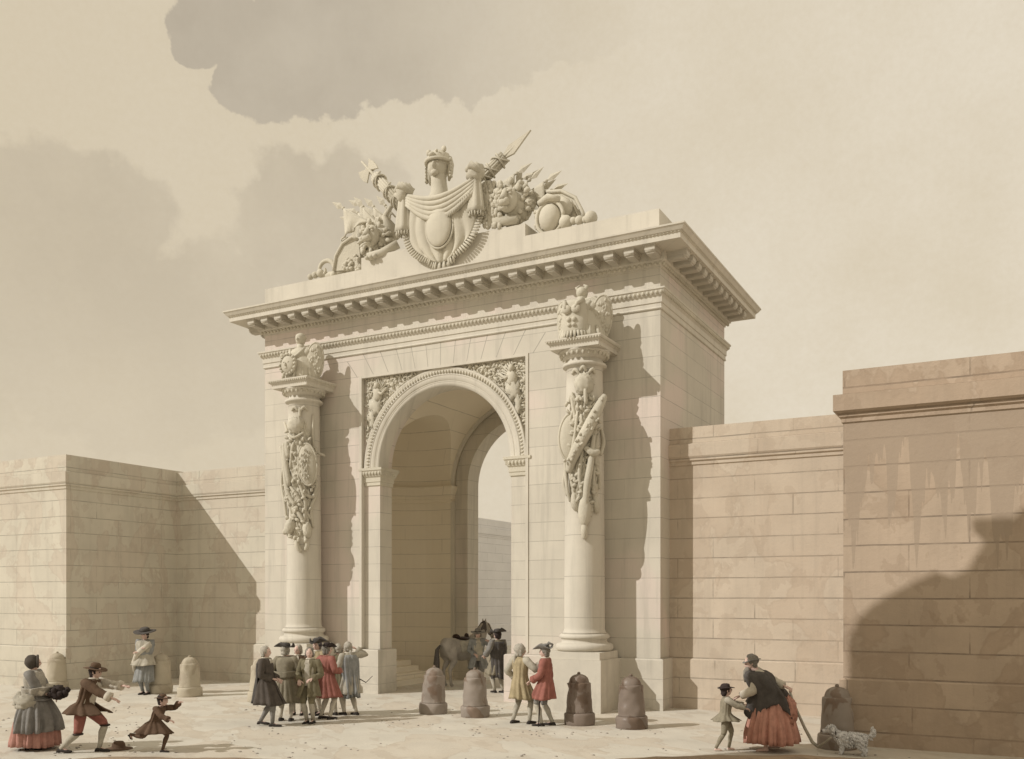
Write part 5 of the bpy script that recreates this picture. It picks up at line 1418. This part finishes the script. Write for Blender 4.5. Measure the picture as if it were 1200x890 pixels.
# horse and its keeper in the passage
def horse(loc, rz, s=1.0):
    t = thing('horse', 'dark grey horse with a pale saddle cloth standing in the archway, rump towards us', 'horse', (*loc, 0), rz); t.scale = (s, s, s)
    b = MB()
    b.tube([(-.78, 0, 1.18), (-.66, 0, 1.22), (-.40, 0, 1.18), (0, 0, 1.10), (.35, 0, 1.12), (.58, 0, 1.18), (.70, 0, 1.18)], [.13, .27, .30, .31, .30, .26, .15], 18, flat=1.08)
    b.tube([(.50, 0, 1.25), (.74, 0, 1.50), (.92, 0, 1.76), (.98, 0, 1.86)], [.25, .18, .13, .11], 14, flat=1.35, ref=(1, 0, .3))
    b.tube([(.93, 0, 1.90), (1.05, 0, 1.83), (1.22, 0, 1.62), (1.32, 0, 1.48), (1.35, 0, 1.44)], [.10, .125, .088, .075, .05], 12)
    for q in (-1, 1):
        b.tube([(.94, q*.055, 1.96), (.94, q*.07, 2.04), (.96, q*.065, 2.10)], [.035, .03, .006], 6)
        b.tube([(-.56, q*.13, 1.15), (-.50, q*.17, .95), (-.44, q*.16, .78), (-.60, q*.15, .52), (-.57, q*.15, .28), (-.55, q*.15, .10), (-.50, q*.15, .04)], [.20, .17, .11, .062, .046, .055, .065], 10)
    b.tube([(.46, .15, 1.08), (.47, .17, .85), (.50, .16, .52), (.48, .16, .28), (.48, .16, .10), (.52, .16, .04)], [.14, .105, .06, .042, .05, .062], 10)
    b.tube([(.46, -.15, 1.08), (.52, -.17, .85), (.62, -.16, .58), (.52, -.16, .36), (.50, -.16, .20), (.54, -.16, .13)], [.14, .105, .06, .042, .05, .062], 10)
    bm = remesh(b, .025, 5); link('body', bm, M['horse'], t, recalc=False)
    m = MB(); rnd = random.Random(3)
    for k in range(34):
        v = k/33; p = A(.50+.45*v, 0, 1.46+.52*v)
        for q in (-1, 1): m.tube([p, p+A(-.05, q*.09, -.05), p+A(-.04, q*.15, -.24-.05*rnd.random())], [.03, .028, .006], 5)
    m.tube([(.97, 0, 1.98), (1.06, 0, 1.9), (1.1, 0, 1.78)], [.04, .04, .01], 6)
    link('mane', m, M['mane'], t)
    tl = MB()
    for k in range(16):
        a = k*.4; tl.tube([(-.86, 0, 1.28), (-.98+.02*math.cos(a), .03*math.sin(a), 1.15), (-1.00+.06*math.cos(a), .07*math.sin(a), .75), (-.96+.05*math.cos(a), .06*math.sin(a), .30)], [.03, .035, .035, .008], 6)
    link('tail', tl, M['mane'], t)
    C_ = [A(x, 0, 1.11) for x in (-.28, -.2, .0, .2, .26)]
    rows = [[(c[0], .335*math.sin(a), c[2]+.335*math.cos(a)) for a in np.linspace(-1.75, 1.75, 24)] for c in C_]
    sd = link('saddle_cloth', sheet(MB(), rows, .02), M['pale'], t)
    link('saddle', MB().ell((-.0, 0, 1.46), (.27, .20, .07), 14, 10).ell((-.22, 0, 1.52), (.07, .17, .09), 12, 8).ell((.2, 0, 1.53), (.06, .09, .10), 12, 8), M['leather'], sd)
    br = MB()
    br.tube([(1.2+.03*math.cos(a), .10*math.sin(a), 1.64+.09*math.cos(a)) for a in np.linspace(0, 2*PI, 18)], .012, 6)
    br.tube([(1.0, -.12, 1.92), (1.15, -.11, 1.7), (1.27, -.08, 1.52), (.9, -.22, 1.3), (.55, -.3, 1.3)], .010, 6)
    link('bridle', br, M['leather'], t)
hx_, hy_ = V2(541, 804)
horse((hx_, hy_), R_(72), 1.0)
px1, py1 = V2(560, 806)
person('person in brimmed hat and grey clothes holding the horse in the archway', (px1, py1), -55, 1.03, turn=-10, feet=[(.08, .10, 0), (-.05, -.10, 0)], hands=[(.14, .30, 1.35), (.18, -.12, 1.0)],
       wear=[legs('grey', 'pale'), waistcoat('pale'), coat('bluegrey', .58, 1.1, .5, seed=41), sleeves('bluegrey', 'bluegrey'), cravat(), wig('greyhair'), hat('wide', 'grey', 0, 1.0)])
px1, py1 = V2(583, 812)
person('person in long dark cloak and cocked hat, back turned, beside the horse', (px1, py1), 150, 1.05, turn=20, feet=[(.04, .08, 0), (-.1, -.1, 0)], hands=[(.08, .32, 1.05), (.2, -.1, 1.0)],
       wear=[legs('drab', 'pale'), coat('drab', .50, 1.1, .1, seed=43), sleeves('grey', 'grey', 1.1), wig('darkhair'), hat('tricorn', 'slate', 0, 1.1), cloak('slate', .40, PI*.55, PI*1.5, 1.0, 7),
             extra(lambda c: link('sword', MB().tube([c['hip']+A(-.05, -.2, .05), c['hip']+A(-.25, -.35, -.3), c['hip']+A(-.36, -.42, -.52)], [.014, .011, .005], 8), M['leather'], c['t']))])

for o in list(bpy.data.objects):
    if '_w' in o: del o['_w']
